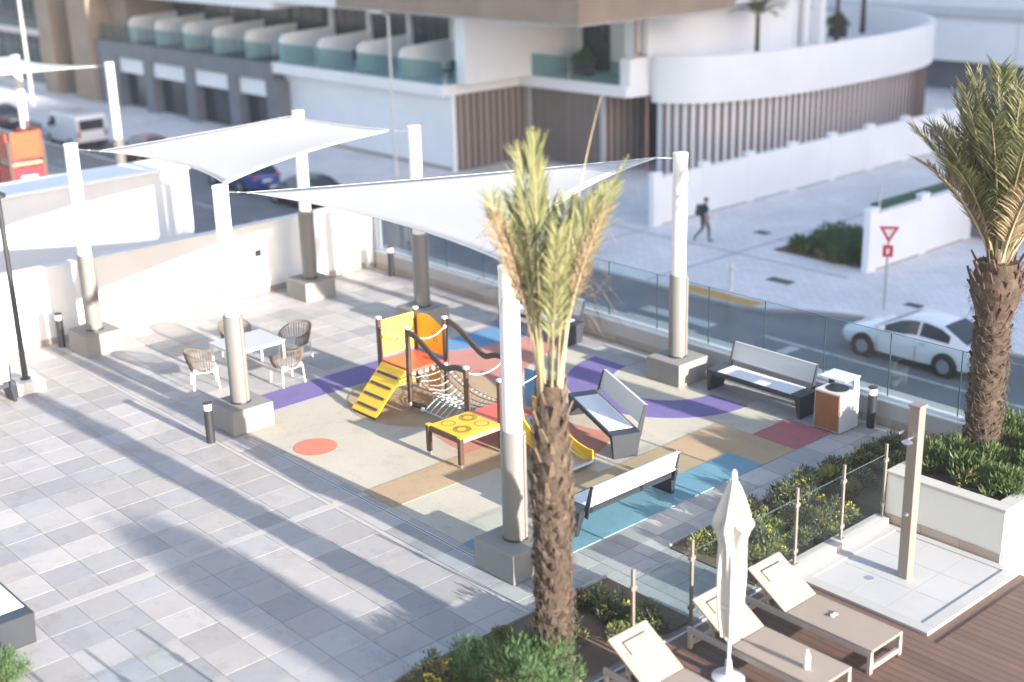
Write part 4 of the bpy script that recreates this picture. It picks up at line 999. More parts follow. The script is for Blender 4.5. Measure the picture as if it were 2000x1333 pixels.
# palm in the raised planter, fuller arching crown
P2 = 3.35
t = thing('date_palm', 'date palm with a full arching crown growing in the raised planter', 'palm tree', (-10.28,19.42,.80))
rf2 = lambda u: .285-.02*min(1,u*1.2)+.15*max(0,1-abs(u-.88)/.17)
tr = trunk_mesh(P2, rf2, 5).build('trunk','trunk',t,local=True,smooth=True)
scars(.04,2.45,rf2,P2,30,9,.19,.10,.04,9,.5).build('leaf_scars','scar',tr,local=True)
stubs(2.4,3.3,rf2,P2,60,.22,.07,3,.5).build('leaf_stubs','slat_back',tr,local=True)
stubs(3.1,3.6,lambda u:.17,P2,26,.30,.06,6,.3).build('leaf_stubs','stub',tr,local=True)
fibres(.2,3.4,rf2,P2,2200,.16,5,.05).build('trunk_fibre','fibre',tr,local=True)
rr = random.Random(21)
for i in range(44):
    az = i*137.5+rr.uniform(-12,12); k = i/44
    a0 = 3+24*k; a1 = a0+9+26*k; L = rr.uniform(2.6,3.3)*(1-.25*k)
    dry = k > .84 or i in (3,17)
    me = frond_mesh(L,a0,a1,64,.55,42,.20,['rachis_d','frond_dry'] if dry else ['rachis','frond2'],.030,None,.028,.25,100+i)
    inst(me, t, (.1*math.cos(R(az)),.1*math.sin(R(az)),P2-.05), (0,0,R(az)))

# ================================================================== STREET THINGS
def pier_wall(name, label, x, y0, y1, z1, piers, strip=None):
    t = thing(name, label, 'wall', (x,y0,S))
    b = MB(); b.box(x-.12,x+.12,y0,y1,S-.02,z1); b.build('wall_panel','white2',t)
    b = MB(); b.box(x-.15,x+.15,y0+.5,y1,z1,z1+.05); b.build('coping','white2',t,bevel=.01)
    for yy in piers:
        b = MB(); b.box(x-.135,x+.135,yy-.26,yy+.26,S-.02,z1+.20); p = b.build('pier','white2',t,bevel=.012)
        b = MB(); b.box(x-.16,x+.16,yy-.29,yy+.29,z1+.20,z1+.25); b.build('pier_cap','white2',p,bevel=.01)
    b = MB(); b.box(x+.12,x+.132,y0,y1,S,S+.06); b.build('skirting','kerb',t)
    return t
pier_wall('garden_wall','long white garden wall with raised piers along the paved drive',-36.15,39.6,66,-1.35,[39.75+i*3.0 for i in range(9)])
t = pier_wall('garden_wall','short white garden wall with green screen behind the yield sign',-26.0,39.7,46.3,-1.25,[39.85,43.1,46.2])
b = MB(); b.box(-26.35,-26.2,40.3,46.2,S,-.95); b.build('green_screen','greenstrip',t)
b = MB(); b.box(-26.6,-24.2,46.6,49.5,S,-1.6); b.box(-26.7,-24.1,46.5,49.6,-1.6,-1.5); tag(b.build('utility_kiosk','slate',bevel=.02),'dark utility kiosk at the end of the short white wall','kiosk')
# far paving beyond the short wall
t = thing('street_bollard','slim white marker post at the kerb near the crossing','bollard',(-28.0,34.65,S))
b = MB(); b.lathe([(.075,0),(.075,.9),(.05,.97)],n=14); b.build('post','white_al',t,local=True,smooth=True)
b = MB(); b.lathe([(.077,.7),(.077,.8)],n=14); b.build('band','bench_grey',t,local=True,smooth=True)
t = thing('slim_post','thin pale grey post standing at the end pier of the short wall','post',(-26.0,40.3,S))
b = MB(); b.cyl((0,0,0),(0,0,2.9),.04,n=10); b.build('pole','bench_grey',t,local=True,smooth=True)
b = MB(); b.sphere((0,0,2.95),.06); b.build('finial','bench_grey',t,local=True,smooth=True)
# yield sign, facing the plaza corner
t = thing('yield_sign','red and white give-way triangle with a small red plate on a grey pole','road sign',(-23.05,36.36,S),R(35))
b = MB(); b.cyl((0,0,0),(0,0,2.78),.035,n=12); b.build('pole','galv',t,local=True,smooth=True)
def tri(s, y0, y1, zc): return [(-s/2,y0,zc+s*.29),(s/2,y0,zc+s*.29),(0,y0,zc-s*.58),(-s/2,y1,zc+s*.29),(s/2,y1,zc+s*.29),(0,y1,zc-s*.58)]
TF = [(0,2,1),(3,4,5),(0,1,4,3),(1,2,5,4),(2,0,3,5)]
b = MB(); b.add(tri(.62,-.05,-.036,2.6),TF); p = b.build('triangle','signred',t,local=True)
b = MB(); b.add(tri(.34,-.055,-.05,2.6),TF); b.build('triangle_inner','signwhite',p,local=True)
b = MB(); b.box(-.16,.16,-.05,-.036,1.78,2.16); p = b.build('plate','signred',t,local=True)
b = MB(); b.box(-.05,.05,-.054,-.05,1.88,2.06); b.build('plate_mark','signwhite',p,local=True)
# hedge shrubs by the short wall
random.seed(9)
for i in range(7):
    s_ = random.uniform(1.5,2.0); put_shrub(pS if i%2 else pF[0], (-29.1+(i%4)*.62+random.uniform(-.15,.15), 40.7+(i//4)*1.1+random.uniform(-.2,.2), S), random.uniform(0,6), (s_,s_,s_*.75), 'dark green bush in the bed beside the short white wall', 'bushes beside the short white wall', 'bush')
b = MB(); b.prism([(-30.2,39.9),(-26.5,39.9),(-26.5,43.5),(-30.2,43.5)],S,S+.05); struct(b,'planting_bed','soil')

# ---- cars
def make_car(label, loc, rz, paint, L=4.6, W=1.8, hatch=False, group=None):
    t = thing('parked_car', label, 'car', loc, rz, group)   # front = +x
    h = L/2; hw = W/2
    st = [(-h,.34,.62,.80,.70),(-h+.08,.26,.60,.93,.84),(-h+.5,.20,.62,1.0,.95),(-h+1.2,.18,.64,.98,1.0),(-.4,.17,.64,.95,1.0),(.5,.17,.63,.93,1.0),(1.05,.18,.62,.92,.99),(h-.75,.19,.60,.86,.97),(h-.25,.22,.56,.76,.90),(h-.05,.28,.50,.66,.78),(h,.34,.48,.58,.66)]
    b = MB(); vs = []; n = 12
    for x,z0,zm,z1,k in st:
        w_ = hw*k; sec = [(-w_*.80,z0),(-w_*.95,z0+.08),(-w_,zm-.08),(-w_*.985,zm+.08),(-w_*.92,z1-.05),(-w_*.80,z1),(w_*.80,z1),(w_*.92,z1-.05),(w_*.985,zm+.08),(w_,zm-.08),(w_*.95,z0+.08),(w_*.80,z0)]
        vs += [(x,y,z) for y,z in sec]
    k = len(st); fs = [(i*n+j,(i+1)*n+j,(i+1)*n+(j+1)%n,i*n+(j+1)%n) for i in range(k-1) for j in range(n)]+[tuple(range(n)),tuple((k-1)*n+j for j in range(n-1,-1,-1))]
    b.add(vs,fs); body = b.build('body',paint,t,local=True,smooth=True)
    if hatch: TP = [(1.15,.93),(.72,1.17),(.28,1.38),(-.15,1.46),(-.7,1.47),(-h+.75,1.40),(-h+.42,1.20),(-h+.22,.98)]
    else: TP = [(1.15,.92),(.72,1.16),(.28,1.36),(-.12,1.43),(-.55,1.43),(-1.0,1.36),(-1.42,1.18),(-1.80,1.01)]
    belt = lambda x: .90+(.05 if x < 0 else .0)
    def gp(x, z, s_, k=0.0, out=0.0):      # point on the greenhouse side at fraction k of its height (0 belt, 1 roof edge)
        zb = belt(x)-.02; zz = zb+(z-zb)*k; return (x, s_*(hw*.865-(zz-.9)*.42+out), zz)
    b = MB(); n8 = len(TP); vs = []
    for x,z in TP:
        a0, a1 = gp(x,z,1,0), gp(x,z,1,1); vs += [(x,-a0[1],a0[2]),(x,-a1[1],a1[2]-.02),(x,-a1[1]+.07,a1[2]+.008),(x,0,a1[2]+.02),(x,a1[1]-.07,a1[2]+.008),(x,a1[1],a1[2]-.02),(x,a0[1],a0[2])]
    b.add(vs,[(i*7+q,(i+1)*7+q,(i+1)*7+q+1,i*7+q+1) for i in range(n8-1) for q in range(6)]); b.build('roof',paint,t,local=True,smooth=True)
    def screen(name, i0, i1):
        b = MB(); vs = []
        for i in range(i0,i1+1):
            x,z = TP[i]; y_ = gp(x,z,1,1)[1]-.05; dz = .016; vs += [(x+(.012 if i0==0 else -.012),-y_,z+dz),(x+(.012 if i0==0 else -.012),0,z+dz+.012),(x+(.012 if i0==0 else -.012),y_,z+dz)]
        b.add(vs,[(i*3+q,i*3+q+1,(i+1)*3+q+1,(i+1)*3+q) for i in range(i1-i0) for q in range(2)]); b.build(name,'dglass',t,local=True,smooth=True)
    screen('windscreen',0,2); screen('rear_window',5,7)
    def zt_(x):
        for (xa,za),(xb,zb) in zip(TP,TP[1:]):
            if xb <= x <= xa: return za+(zb-za)*(x-xa)/(xb-xa)
        return TP[-1][1]
    for s_ in (-1,1):
        for xa,xb in ((.92,-.28),(-.36,TP[6][0]+.12)):
            b = MB(); vs = []; m6 = 7
            for q in range(m6):
                x = xa+(xb-xa)*q/(m6-1); z = zt_(x); lo = gp(x,z,s_,.10,.006); hi = gp(x,z,s_,max(.14,1-.075/max(.1,z-belt(x)+.02)),.006); vs += [lo,hi]
            b.add(vs,[(2*q,2*q+1,2*q+3,2*q+2) if s_>0 else (2*q+2,2*q+3,2*q+1,2*q) for q in range(m6-1)]); b.build('side_window','dglass',t,local=True)
        b = MB(); b.box(.72,.90,s_*(hw+.02) if s_<0 else hw*.88,s_*hw*.88 if s_<0 else hw+.12,.93,1.05) if s_>0 else b.box(.72,.90,-hw-.12,-hw*.88,.93,1.05); b.build('mirror',paint,t,local=True,bevel=.02,smooth=True)
        b = MB(); b.box(h-.42,h-.10,s_*hw*.62-.14,s_*hw*.62+.14,.62,.72); b.build('headlight','headl',t,local=True,bevel=.02)
        b = MB(); b.box(-h-.005,-h+.16,s_*hw*.68-.17,s_*hw*.68+.17,.76,.90); b.build('tail_light','tail',t,local=True,bevel=.02)
        for xd in (.52,-.5): 
            b = MB(); yy = s_*hw*.995; b.box(xd-.12,xd+.02,yy-.012,yy+.012,.80,.825); b.build('door_handle','rim',t,local=True)
    for x in (h-.90,-h+1.03):
        for s_ in (-1,1):
            y_ = s_*(hw-.10)
            b = MB(); b.cyl((x,y_-.135,.33),(x,y_+.125,.33),.385,n=28); b.build('wheel_arch','black',t,local=True,smooth=True)
            b = MB(); prof = [(.20,-.11),(.30,-.115),(.325,-.08),(.325,.08),(.30,.115),(.20,.11)]
            vs = [(x+r*math.cos(2*math.pi*j/28), y_+s_*.035+q, .325+r*math.sin(2*math.pi*j/28)) for r,q in prof for j in range(28)]
            b.add(vs,[(i*28+j,i*28+(j+1)%28,(i+1)*28+(j+1)%28,(i+1)*28+j) for i in range(5) for j in range(28)]); wh = b.build('tyre','tyre',t,local=True,smooth=True)
            b = MB(); b.cyl((x,y_+s_*.02,.325),(x,y_+s_*.135,.325),.215,n=24); b.build('rim','rim',wh,local=True,smooth=True)
            b = MB()
            for q in range(5):
                a = 2*math.pi*q/5; b.obox((x+.12*math.cos(a),y_+s_*.142,.325+.12*math.sin(a)),(math.cos(a),0,math.sin(a)),(0,1,0),(-math.sin(a),0,math.cos(a)),.16,.02,.035)
            b.build('spokes','rim',wh,local=True)
    for s_ in (-1,1):
        for xd in (.93,-.33,-1.22 if not hatch else -1.1):
            b = MB(); b.box(xd-.006,xd+.006,s_*hw*.998-.004,s_*hw*.998+.004,.30,.74); b.build('door_gap','black',t,local=True)
        b = MB(); b.box(-1.0,1.0,s_*hw*.955-.02,s_*hw*.955+.02,.17,.24); b.build('sill','black',t,local=True)
    b = MB(); b.box(h-.02,h+.012,-.45,.45,.40,.52); b.build('grille','black',t,local=True)
    b = MB(); b.box(h-.005,h+.016,-.26,.26,.33,.43); b.build('number_plate','signwhite',t,local=True)
    b = MB(); b.box(-h-.012,-h+.03,-.26,.26,.58,.69); b.build('number_plate','signwhite',t,local=True)
    return t
RS = S-.10
make_car('white sedan parked at the kerb in the street beyond the glass balustrade',(-19.75,33.25,RS),R(180),'car_white')
make_car('dark blue car parked by the kerb in front of the white building',(-56.2,32.4,RS),R(180),'car_blue',4.4,1.8,True)
make_car('dark grey car parked beside the blue car',(-50.6,32.4,RS),R(180),'car_dark',4.5,1.8)
make_car('dark red car parked on the road past the white van',(-66.0,32.3,RS),R(180),'car_red',4.2,1.75,True)
make_car('black car driving on the far road beyond the white van',(-84.0,31.6,RS),R(180),'car_dark',4.5,1.8)
# van
t = thing('white_van','white panel van seen from behind on the road','van',(-73.8,31.9,RS),R(180))
b = MB(); vs = []; prof = [(2.35,.35),(2.38,.85),(2.2,1.05),(1.55,1.15),(1.0,1.85),(.7,1.95),(-2.25,1.95),(-2.35,1.8),(-2.38,.4)]
for y_,k in ((-.9,1),(.9,1)): vs += [(x,y_,z) for x,z in prof]
k = len(prof); b.add(vs,[tuple(range(k)),tuple(range(2*k-1,k-1,-1))]+[(i,k+i,k+(i+1)%k,(i+1)%k) for i in range(k)]); b.build('body','car_white',t,local=True,bevel=.06,seg=2,smooth=True)
b = MB(); b.add([(1.52,-.8,1.2),(1.52,.8,1.2),(1.03,.74,1.80),(1.03,-.74,1.80)],[(0,1,2,3)]); 
b = MB(); b.obox((1.30,0,1.51),(-.52,0,.70),(0,1,0),(.70,0,.52),.74,1.5,.02); b.build('windscreen','dglass',t,local=True)
b = MB(); b.box(-2.40,-2.37,-.72,.72,1.15,1.72); b.build('rear_window','dglass',t,local=True)
for s_ in (-1,1):
    b = MB(); b.box(.35,1.05,s_*.905-.01,s_*.905+.01,1.2,1.72); b.build('side_window','dglass',t,local=True)
    b = MB(); b.box(-2.41,-2.36,s_*.80-.07,s_*.80+.07,.75,1.12); b.build('tail_light','tail',t,local=True)
    b = MB(); b.box(.95,1.1,s_*1.0-.09,s_*1.0+.09,1.15,1.4); b.build('mirror','black',t,local=True)
    b = MB(); b.box(2.2,2.385,s_*.68-.15,s_*.68+.15,.8,.95); b.build('headlight','headl',t,local=True)
    for x in (1.45,-1.35):
        b = MB(); b.cyl((x,s_*.70,.33),(x,s_*.92,.33),.33,n=24); wh = b.build('tyre','tyre',t,local=True,smooth=True)
        b = MB(); b.cyl((x,s_*.90,.33),(x,s_*.935,.33),.19,n=20); b.build('rim','rim',wh,local=True,smooth=True)
b = MB(); b.box(-2.42,-2.36,-.88,.88,.35,.52); b.build('bumper','black',t,local=True,bevel=.02)
b = MB(); b.box(-2.405,-2.37,-.26,.26,.9,1.02); b.build('number_plate','signwhite',t,local=True)

# ---- walking person
def skin_person(label, loc, rz):
    V = [(0,0,.93),(0,0,1.12),(.02,0,1.32),(.03,0,1.46),(.05,0,1.55),(.07,0,1.64),(.08,0,1.70)]
    Rr = [.135,.125,.15,.09,.055,.085,.075]; E_ = [(i,i+1) for i in range(6)]
    def chain(root, pts):
        k = root
        for p,r in pts: V.append(p); Rr.append(r); E_.append((k,len(V)-1)); k = len(V)-1
        return k
    chain(0,[((.05,-.10,.88),.10),((.16,-.10,.50),.068),((.17,-.10,.10),.045),((.19,-.10,.045),.042),((.34,-.10,.03),.035)])
    chain(0,[((-.03,.10,.88),.10),((-.02,.10,.50),.068),((-.34,.10,.19),.045),((-.38,.10,.13),.042),((-.30,.10,.03),.033)])
    for s_,dx in ((-1,-.05),(1,.12)):
        k = chain(2,[((.02,s_*.19,1.41),.062),((-.02+dx*.6,s_*.24,1.13),.045),((.06+dx*1.8,s_*.23,.93),.033),((.09+dx*2.0,s_*.225,.86),.030)])
        hx,hy,hz = .09+dx*2.0,s_*.225,.86
        for q in range(4): chain(k,[((hx+.02+.012*q,hy+.0-.012*(q-1.5),hz-.045),.009),((hx+.035+.01*q,hy-.01*(q-1.5),hz-.085+.006*abs(q-1.5)),.008)])
        chain(k,[((hx+.035,hy-s_*.03,hz-.03),.010),((hx+.055,hy-s_*.03,hz-.055),.008)])
    me = bpy.data.meshes.new('person'); me.from_pydata(V,E_,[]); o = bpy.data.objects.new('person',me); COL.objects.link(o)
    sk = o.modifiers.new('skin','SKIN'); ss = o.modifiers.new('sub','SUBSURF'); ss.levels = ss.render_levels = 2
    for v,r in zip(me.skin_vertices[0].data, Rr): v.radius = (r,r)
    me.skin_vertices[0].data[0].use_root = True
    dg = bpy.context.evaluated_depsgraph_get(); dg.update(); ev = o.evaluated_get(dg); m2 = bpy.data.meshes.new_from_object(ev)
    bpy.data.objects.remove(o, do_unlink=True)
    for k in ('skin','navy','trouser','black'): m2.materials.append(T[k])
    for p in m2.polygons:
        c = p.center; p.use_smooth = True; arm = abs(c.y) > .17 and c.z > .70
        if c.z < .09 or (c.x < -.24 and c.z < .17): p.material_index = 3
        elif arm: p.material_index = 1 if c.z > 1.20 else 0
        elif c.z < .95: p.material_index = 2
        elif c.z < 1.49: p.material_index = 1
    o = bpy.data.objects.new('person',m2); COL.objects.link(o); o.location = loc; o.rotation_euler = (0,0,rz); tag(o,label,'person')
    b = MB(); b.sphere((.055,0,1.685),.098,14,9,(1.05,.88,.82)); b.build('hair','hair',o,local=True,smooth=True)
    b = MB()
    for s_ in (-1,1): b.sphere((.155,s_*.03,1.645),.010,8,5); 
    b.build('eyes','black',o,local=True,smooth=True)
    b = MB(); b.sphere((.163,0,1.622),.014,8,5,(1,.8,1.4)); b.box(.148,.156,-.022,.022,1.583,1.589); 
    for s_ in (-1,1): b.sphere((.07,s_*.083,1.64),.02,8,5,(.8,.4,1.3))
    b.build('face','skin',o,local=True,smooth=True)
    return o
WALK = R(62)
skin_person('person in a navy shirt and grey trousers walking across the paving',(-33.0,39.1,S),WALK)
t = thing('backpack','black backpack worn by the person walking','backpack',(-33.0,39.1,S+.98),WALK)
b = MB(); b.box(-.30,-.13,-.15,.15,.08,.50); b.build('bag','black',t,local=True,bevel=.05,seg=3,smooth=True)
b = MB(); b.box(-.36,-.29,-.11,.11,.10,.30); b.build('pocket','black',t,local=True,bevel=.03,seg=2,smooth=True)
for s_ in (-1,1):
    b = MB(); b.tube([(-.15,s_*.09,.48),(-.02,s_*.10,.50),(.13,s_*.10,.40),(.10,s_*.12,.22),(-.13,s_*.13,.14)],.018,6); b.build('strap','black',t,local=True,smooth=True)

# ---- street lamps
def street_lamp(label, x, y, h, az):
    t = thing('street_lamp', label, 'street lamp', (x,y,S), az, 'street lamps')
    b = MB(); b.lathe([(.14,0),(.14,.06),(.085,.1),(.05,h)],n=14); b.build('pole','pole_white',t,local=True,smooth=True)
    b = MB(); b.tube([(0,0,h-.05),(.4,0,h+.05),(.75,0,h+.08)],.03,8); b.build('arm','pole_white',t,local=True,smooth=True)
    b = MB(); b.box(.55,1.2,-.14,.14,h+.04,h+.14); b.build('lamp_head','pole_white',t,local=True,bevel=.03,smooth=True)
street_lamp('tall pale street lamp in front of the white apartment building',-52.2,38.6,7.75,R(190))
street_lamp('tall pale street lamp in front of the brown stone tower',-90.6,36.5,8.6,R(190))
t = thing('lamp_post','dark post standing at the far end of the paved drive','lamp post',(-30.5,52.6,S))
b = MB(); b.lathe([(.2,0),(.2,2.6),(.22,2.62),(.22,2.7)],n=14); b.build('post','charcoal',t,local=True,smooth=True)
b = MB(); b.lathe([(.16,2.7),(.16,2.85),(.05,2.9)],n=14); b.build('lens','lampglass',t,local=True,smooth=True)

# ================================================================== BUILDINGS
A_ = thing('apartment_building','white apartment building with slatted base, balconies and overhanging brown stone storey','building',(-55,48,S))
def part(name, m, parent=A_, **k):
    def f(*boxes):
        b = MB()
        for q in boxes: b.box(*q)
        return b.build(name, m, parent, **k)
    return f
part('ground_wall','white2')((-66,-50.95,41.25,60,S-.02,.45))
part('ground_wall','slat_back')((-50.95,-45.6,46.45,60,S-.02,.45))
part('skirting','skirt')((-66,-51.0,41.22,41.25,S,S+.18))
part('corner_trim','white2')((-51.05,-50.90,41.2,41.45,S,.45))
part('corner_trim','bench_grey')((-50.93,-50.8,46.2,46.43,S,.45))
part('corner_trim','bench_grey')((-45.72,-45.55,46.25,46.5,S,.45))
b = MB(); b.box(-50.95,-50.93,41.45,46.4,S,.45); b.build('slat_backing','slat_back',A_)
def slats(p0, p1, n, w, m, proud, z0, z1, nrm, parent=A_):
    p0, p1 = Vector((*p0,0)), Vector((*p1,0)); d = (p1-p0).normalized(); n_ = Vector((*nrm,0)).normalized()
    b = MB(); b.obox((0,0,0),(1,0,0),(0,1,0),(0,0,1),w,proud,z1-z0); me = b.mesh('slat',m)
    ang = math.atan2(d.y,d.x); off = ORG[parent.name]
    for i in range(n):
        p = p0.lerp(p1,(i+.5)/n)+n_*proud/2; inst(me,parent,(p.x-off[0],p.y-off[1],(z0+z1)/2-off[2]),(0,0,ang))
slats((-50.93,41.5),(-50.93,46.2),11,.25,'slat',.09,S+.05,.42,(1,0))
slats((-50.7,46.45),(-45.8,46.45),16,.165,'slat',.09,S+.05,.42,(0,-1))
slats((-45.6,46.6),(-45.6,49.4),6,.25,'slat',.09,S+.05,.42,(1,0))
slab = [(-66,40.45),(-51.0,40.7),(-51.0,45.7),(-43.7,45.95),(-43.45,47.6),(-43.45,60),(-66,60)]
b = MB(); b.prism(slab,.45,1.0); b.build('balcony_slab','white2',A_)
part('parapet','white2')((-44.15,-43.55,46.02,47.4,1.0,2.25))
part('column','white2')((-45.0,-44.35,47.2,48.4,1.0,4.3))
part('column','white2')((-44.1,-43.8,47.5,48.0,2.0,4.3))
b = MB(); b.tube([(-43.75,47.45,S),(-43.75,47.45,2.25),(-44.2,47.42,2.3),(-44.25,47.2,2.4),(-44.25,47.2,4.3)],.06,8); b.build('drain_pipe','pinkpipe',A_,smooth=True)
# upper storey behind the balconies
part('back_wall','white2')((-66,-50.2,44.6,60,1.0,4.3)); part('back_wall','white2')((-50.2,-45,49.2,60,1.0,4.3))
part('ceiling','white2')((-66,-43.6,41.0,60,4.22,4.3))
for i in range(4):
    x0 = -65.3+i*3.65; w_ = part('window','dframe')((x0,x0+3.3,44.5,44.6,1.02,4.0))
    for k in range(3): part('pane','dglass',w_)((x0+.06+k*1.09,x0+1.06+k*1.09,44.47,44.5,1.1,3.92))
    part('mullion','white2')((x0-.3,x0-.06,44.3,44.6,1.0,4.2))
w_ = part('window','dframe')((-49.8,-47.9,49.1,49.2,1.02,3.9)); part('pane','dglass',w_)((-49.7,-48.9,49.07,49.1,1.1,3.8),(-48.8,-48.0,49.07,49.1,1.1,3.8))
w_ = part('window','dframe')((-46.3,-45.1,49.1,49.2,1.02,3.9)); part('pane','dglass',w_)((-46.2,-45.2,49.07,49.1,1.1,3.8))
part('side_wall','white2')((-51.0,-50.2,41.6,44.6,1.0,4.22))
def partition(x, parent, y0=40.95, y1=44.5, z0=1.0, z1=2.55):
    b = MB(); r = .5; pl_ = [(y1,z0),(y1,z1+.15),(y0+r,z1)]+[(y0+r-r*math.sin(R(a)),z1-r+r*math.cos(R(a))) for a in range(15,91,15)]+[(y0,z0)]
    k = len(pl_); vs = [(x-.07,p[0],p[1]) for p in pl_]+[(x+.07,p[0],p[1]) for p in pl_]
    b.add(vs,[tuple(range(k)),tuple(range(2*k-1,k-1,-1))]+[(i,k+i,k+(i+1)%k,(i+1)%k) for i in range(k)]); b.build('balcony_partition','white2',parent)
for i in range(4): partition(-54.6-3.64*i, A_)
for i in range(4):
    part('balcony_glass','glass_b')((-65.4+i*3.64,-61.9+i*3.64,40.72,40.74,1.0,2.1))
part('balcony_glass','glass_b')((-50.92,-50.9,41.0,45.6,1.0,2.1)); part('balcony_glass','glass_b')((-50.8,-47.6,45.9,45.92,1.0,2.1)); part('balcony_glass','glass_b')((-47.5,-44.2,45.95,45.97,1.0,2.1))
part('upper_storey','brownst')((-59.4,-41.4,40.6,51.0,4.3,8.2))
part('soffit_edge','strip')((-59.4,-41.38,40.58,51.0,4.3,4.36))
part('upper_wall','white2')((-66,-59.4,40.8,60,4.3,8.0))
# balcony furniture
def planter_pot(x,y,z,label,sc=1.0):
    t = thing('potted_plant',label,'potted plant',(x,y,z)); b = MB(); b.box(-.5,.5,-.3,.3,0,.6); b.build('pot','charcoal',t,local=True,bevel=.02)
    fo = inst(pF[1][0],t,(0,0,.55)); fo.scale = (1.3*sc,)*3
planter_pot(-48.2,47.6,1.0,'dark planter with a leafy plant on the recessed balcony')
t = thing('patio_chair','dark patio chair on the end balcony','chair',(-52.6,42.6,1.0))
b = MB(); b.box(-.3,.3,-.3,.3,.35,.45); b.build('seat','charcoal',t,local=True,bevel=.02)
b = MB(); b.box(-.3,.3,.25,.32,.45,.9); b.build('backrest','charcoal',t,local=True,bevel=.02)
for sx in (-.26,.26):
    for sy in (-.26,.26): 
        b = MB(); b.box(sx-.02,sx+.02,sy-.02,sy+.02,0,.35); b.build('leg','charcoal',t,local=True)

pc = t
copy_tree(pc,(-56.4,42.8,1.0),1.2,'dark patio chair on the balcony next to the end one')
copy_tree(pc,(-60.3,42.6,1.0),2.0,'dark patio chair on a balcony under the brown storey edge')
copy_tree(pc,(-75.2,42.7,.95),.6,'dark patio chair on a balcony above the shopfront')
copy_tree(pc,(-82.4,42.7,.95),-.5,'dark patio chair on the balcony nearest the brown tower')
# curved wing
C_ = thing('curved_terrace_building','white curved terrace with brown vertical slats along its base','building',(-44,58,S))
cp = smooth_path([(-43.35,47.3,0),(-42.88,47.18,0),(-41.61,47.81,0),(-40.7,48.94,0),(-39.83,51.66,0),(-39.43,55.18,0),(-39.45,59.2,0),(-39.6,62.6,0),(-40.1,65.8,0),(-41.6,69.2,0),(-44.2,71.8,0),(-47.2,73.2,0),(-51,73.6,0)],3)
def offs(path, d_):
    out = []
    for i,p in enumerate(path):
        tg = (path[min(i+1,len(path)-1)]-path[max(i-1,0)]).normalized(); out.append(p+Vector((-tg.y,tg.x,0))*d_)
    return out
def strip(path, d0, d1, z0, z1, name, m, parent=C_, smooth=True):
    a, c = offs(path,d0), offs(path,d1); n = len(path); b = MB()
    vs = [(p.x,p.y,z0) for p in a]+[(p.x,p.y,z1) for p in a]+[(p.x,p.y,z1) for p in c]+[(p.x,p.y,z0) for p in c]
    fs = [(i+k*n,i+1+k*n,i+1+((k+1)%4)*n,i+((k+1)%4)*n) for i in range(n-1) for k in range(4)]+[(0,n,2*n,3*n),(4*n-1,3*n-1,2*n-1,n-1)]
    b.add(vs,fs); return b.build(name,m,parent,smooth=smooth)
strip(cp,0,.28,.15,2.35,'parapet_band','white2')
strip(cp,.35,.55,S-.02,.15,'base_wall','white2')
b = MB(); ip = offs(cp,.25); b.prism([(p.x,p.y) for p in ip]+[(-51,60),(-44,60),(-44,48)],.6,.9); b.build('terrace_floor','pave',C_)
# slats
seglen = [0]
for i in range(len(cp)-1): seglen.append(seglen[-1]+(cp[i+1]-cp[i]).length)
b = MB(); b.obox((0,0,0),(1,0,0),(0,1,0),(0,0,1),.17,.07,3.4); sme = b.mesh('slat','slat_d'); off = ORG[C_.name]
s_ = .7; op = offs(cp,.31)
while s_ < 24.5:
    i = max(k for k in range(len(seglen)) if seglen[k] <= s_); i = min(i,len(cp)-2); f_ = (s_-seglen[i])/(seglen[i+1]-seglen[i]); p = op[i].lerp(op[i+1],f_); tg = cp[i+1]-cp[i]
    inst(sme,C_,(p.x-off[0],p.y-off[1],-1.57-off[2]),(0,0,math.atan2(tg.y,tg.x))); s_ += .44
# building core above the terrace
part('core_wall','white2',C_)((-60,-46.0,49.3,62.5,.9,8)); part('core_wall','white2',C_)((-60,-48.0,62.5,66,.9,8))
w_ = part('window','dframe',C_)((-46.0,-45.94,49.9,52.0,1.6,3.75)); part('pane','dglass',w_)((-45.94,-45.92,50.0,50.9,1.7,3.65),(-45.94,-45.92,51.0,51.9,1.7,3.65))
part('window_head','white2',C_)((-46.0,-45.8,49.7,52.3,3.8,3.95))
for i in range(16): part('wall_rib','white2',C_)((-46.0,-45.93,53.0+i*.58,53.18+i*.58,.9,7.9))
part('downpipe','bench_grey',C_)((-46.0,-45.8,62.1,62.4,.9,7.9)); part('corner_post','white2',C_)((-47.9,-47.3,66,66.5,.9,7.9))
planter_pot(-48.6,69.6,.9,'dark planter with a clipped bush on the curved terrace',1.2)
def small_palm(label, x, y, z, h, sc):
    t = thing('small_palm', label, 'palm tree', (x,y,z), 0, 'small palms on the curved terrace')
    b = MB(); b.lathe([(.16*sc,0),(.11*sc,h*.5),(.10*sc,h)],n=10); b.build('trunk','trunk',t,local=True,smooth=True)
    for i in range(14):
        az = i*137.5; me = frond_mesh(1.5*sc,20+3*i,60+5*i,22,.42*sc,45,.2,['rachis','frond2'],.05,None,.02,.2,300+i); inst(me,t,(0,0,h),(0,0,R(az)))
small_palm('small palm on the curved terrace against the ribbed white wall',-43.6,55.5,.9,2.6,1.0)
small_palm('small palm beside the dark planter on the curved terrace',-47.2,67.5,.9,2.7,1.0)
small_palm('tall slim palm at the far side of the curved terrace',-48.6,72.2,.9,3.4,1.2)

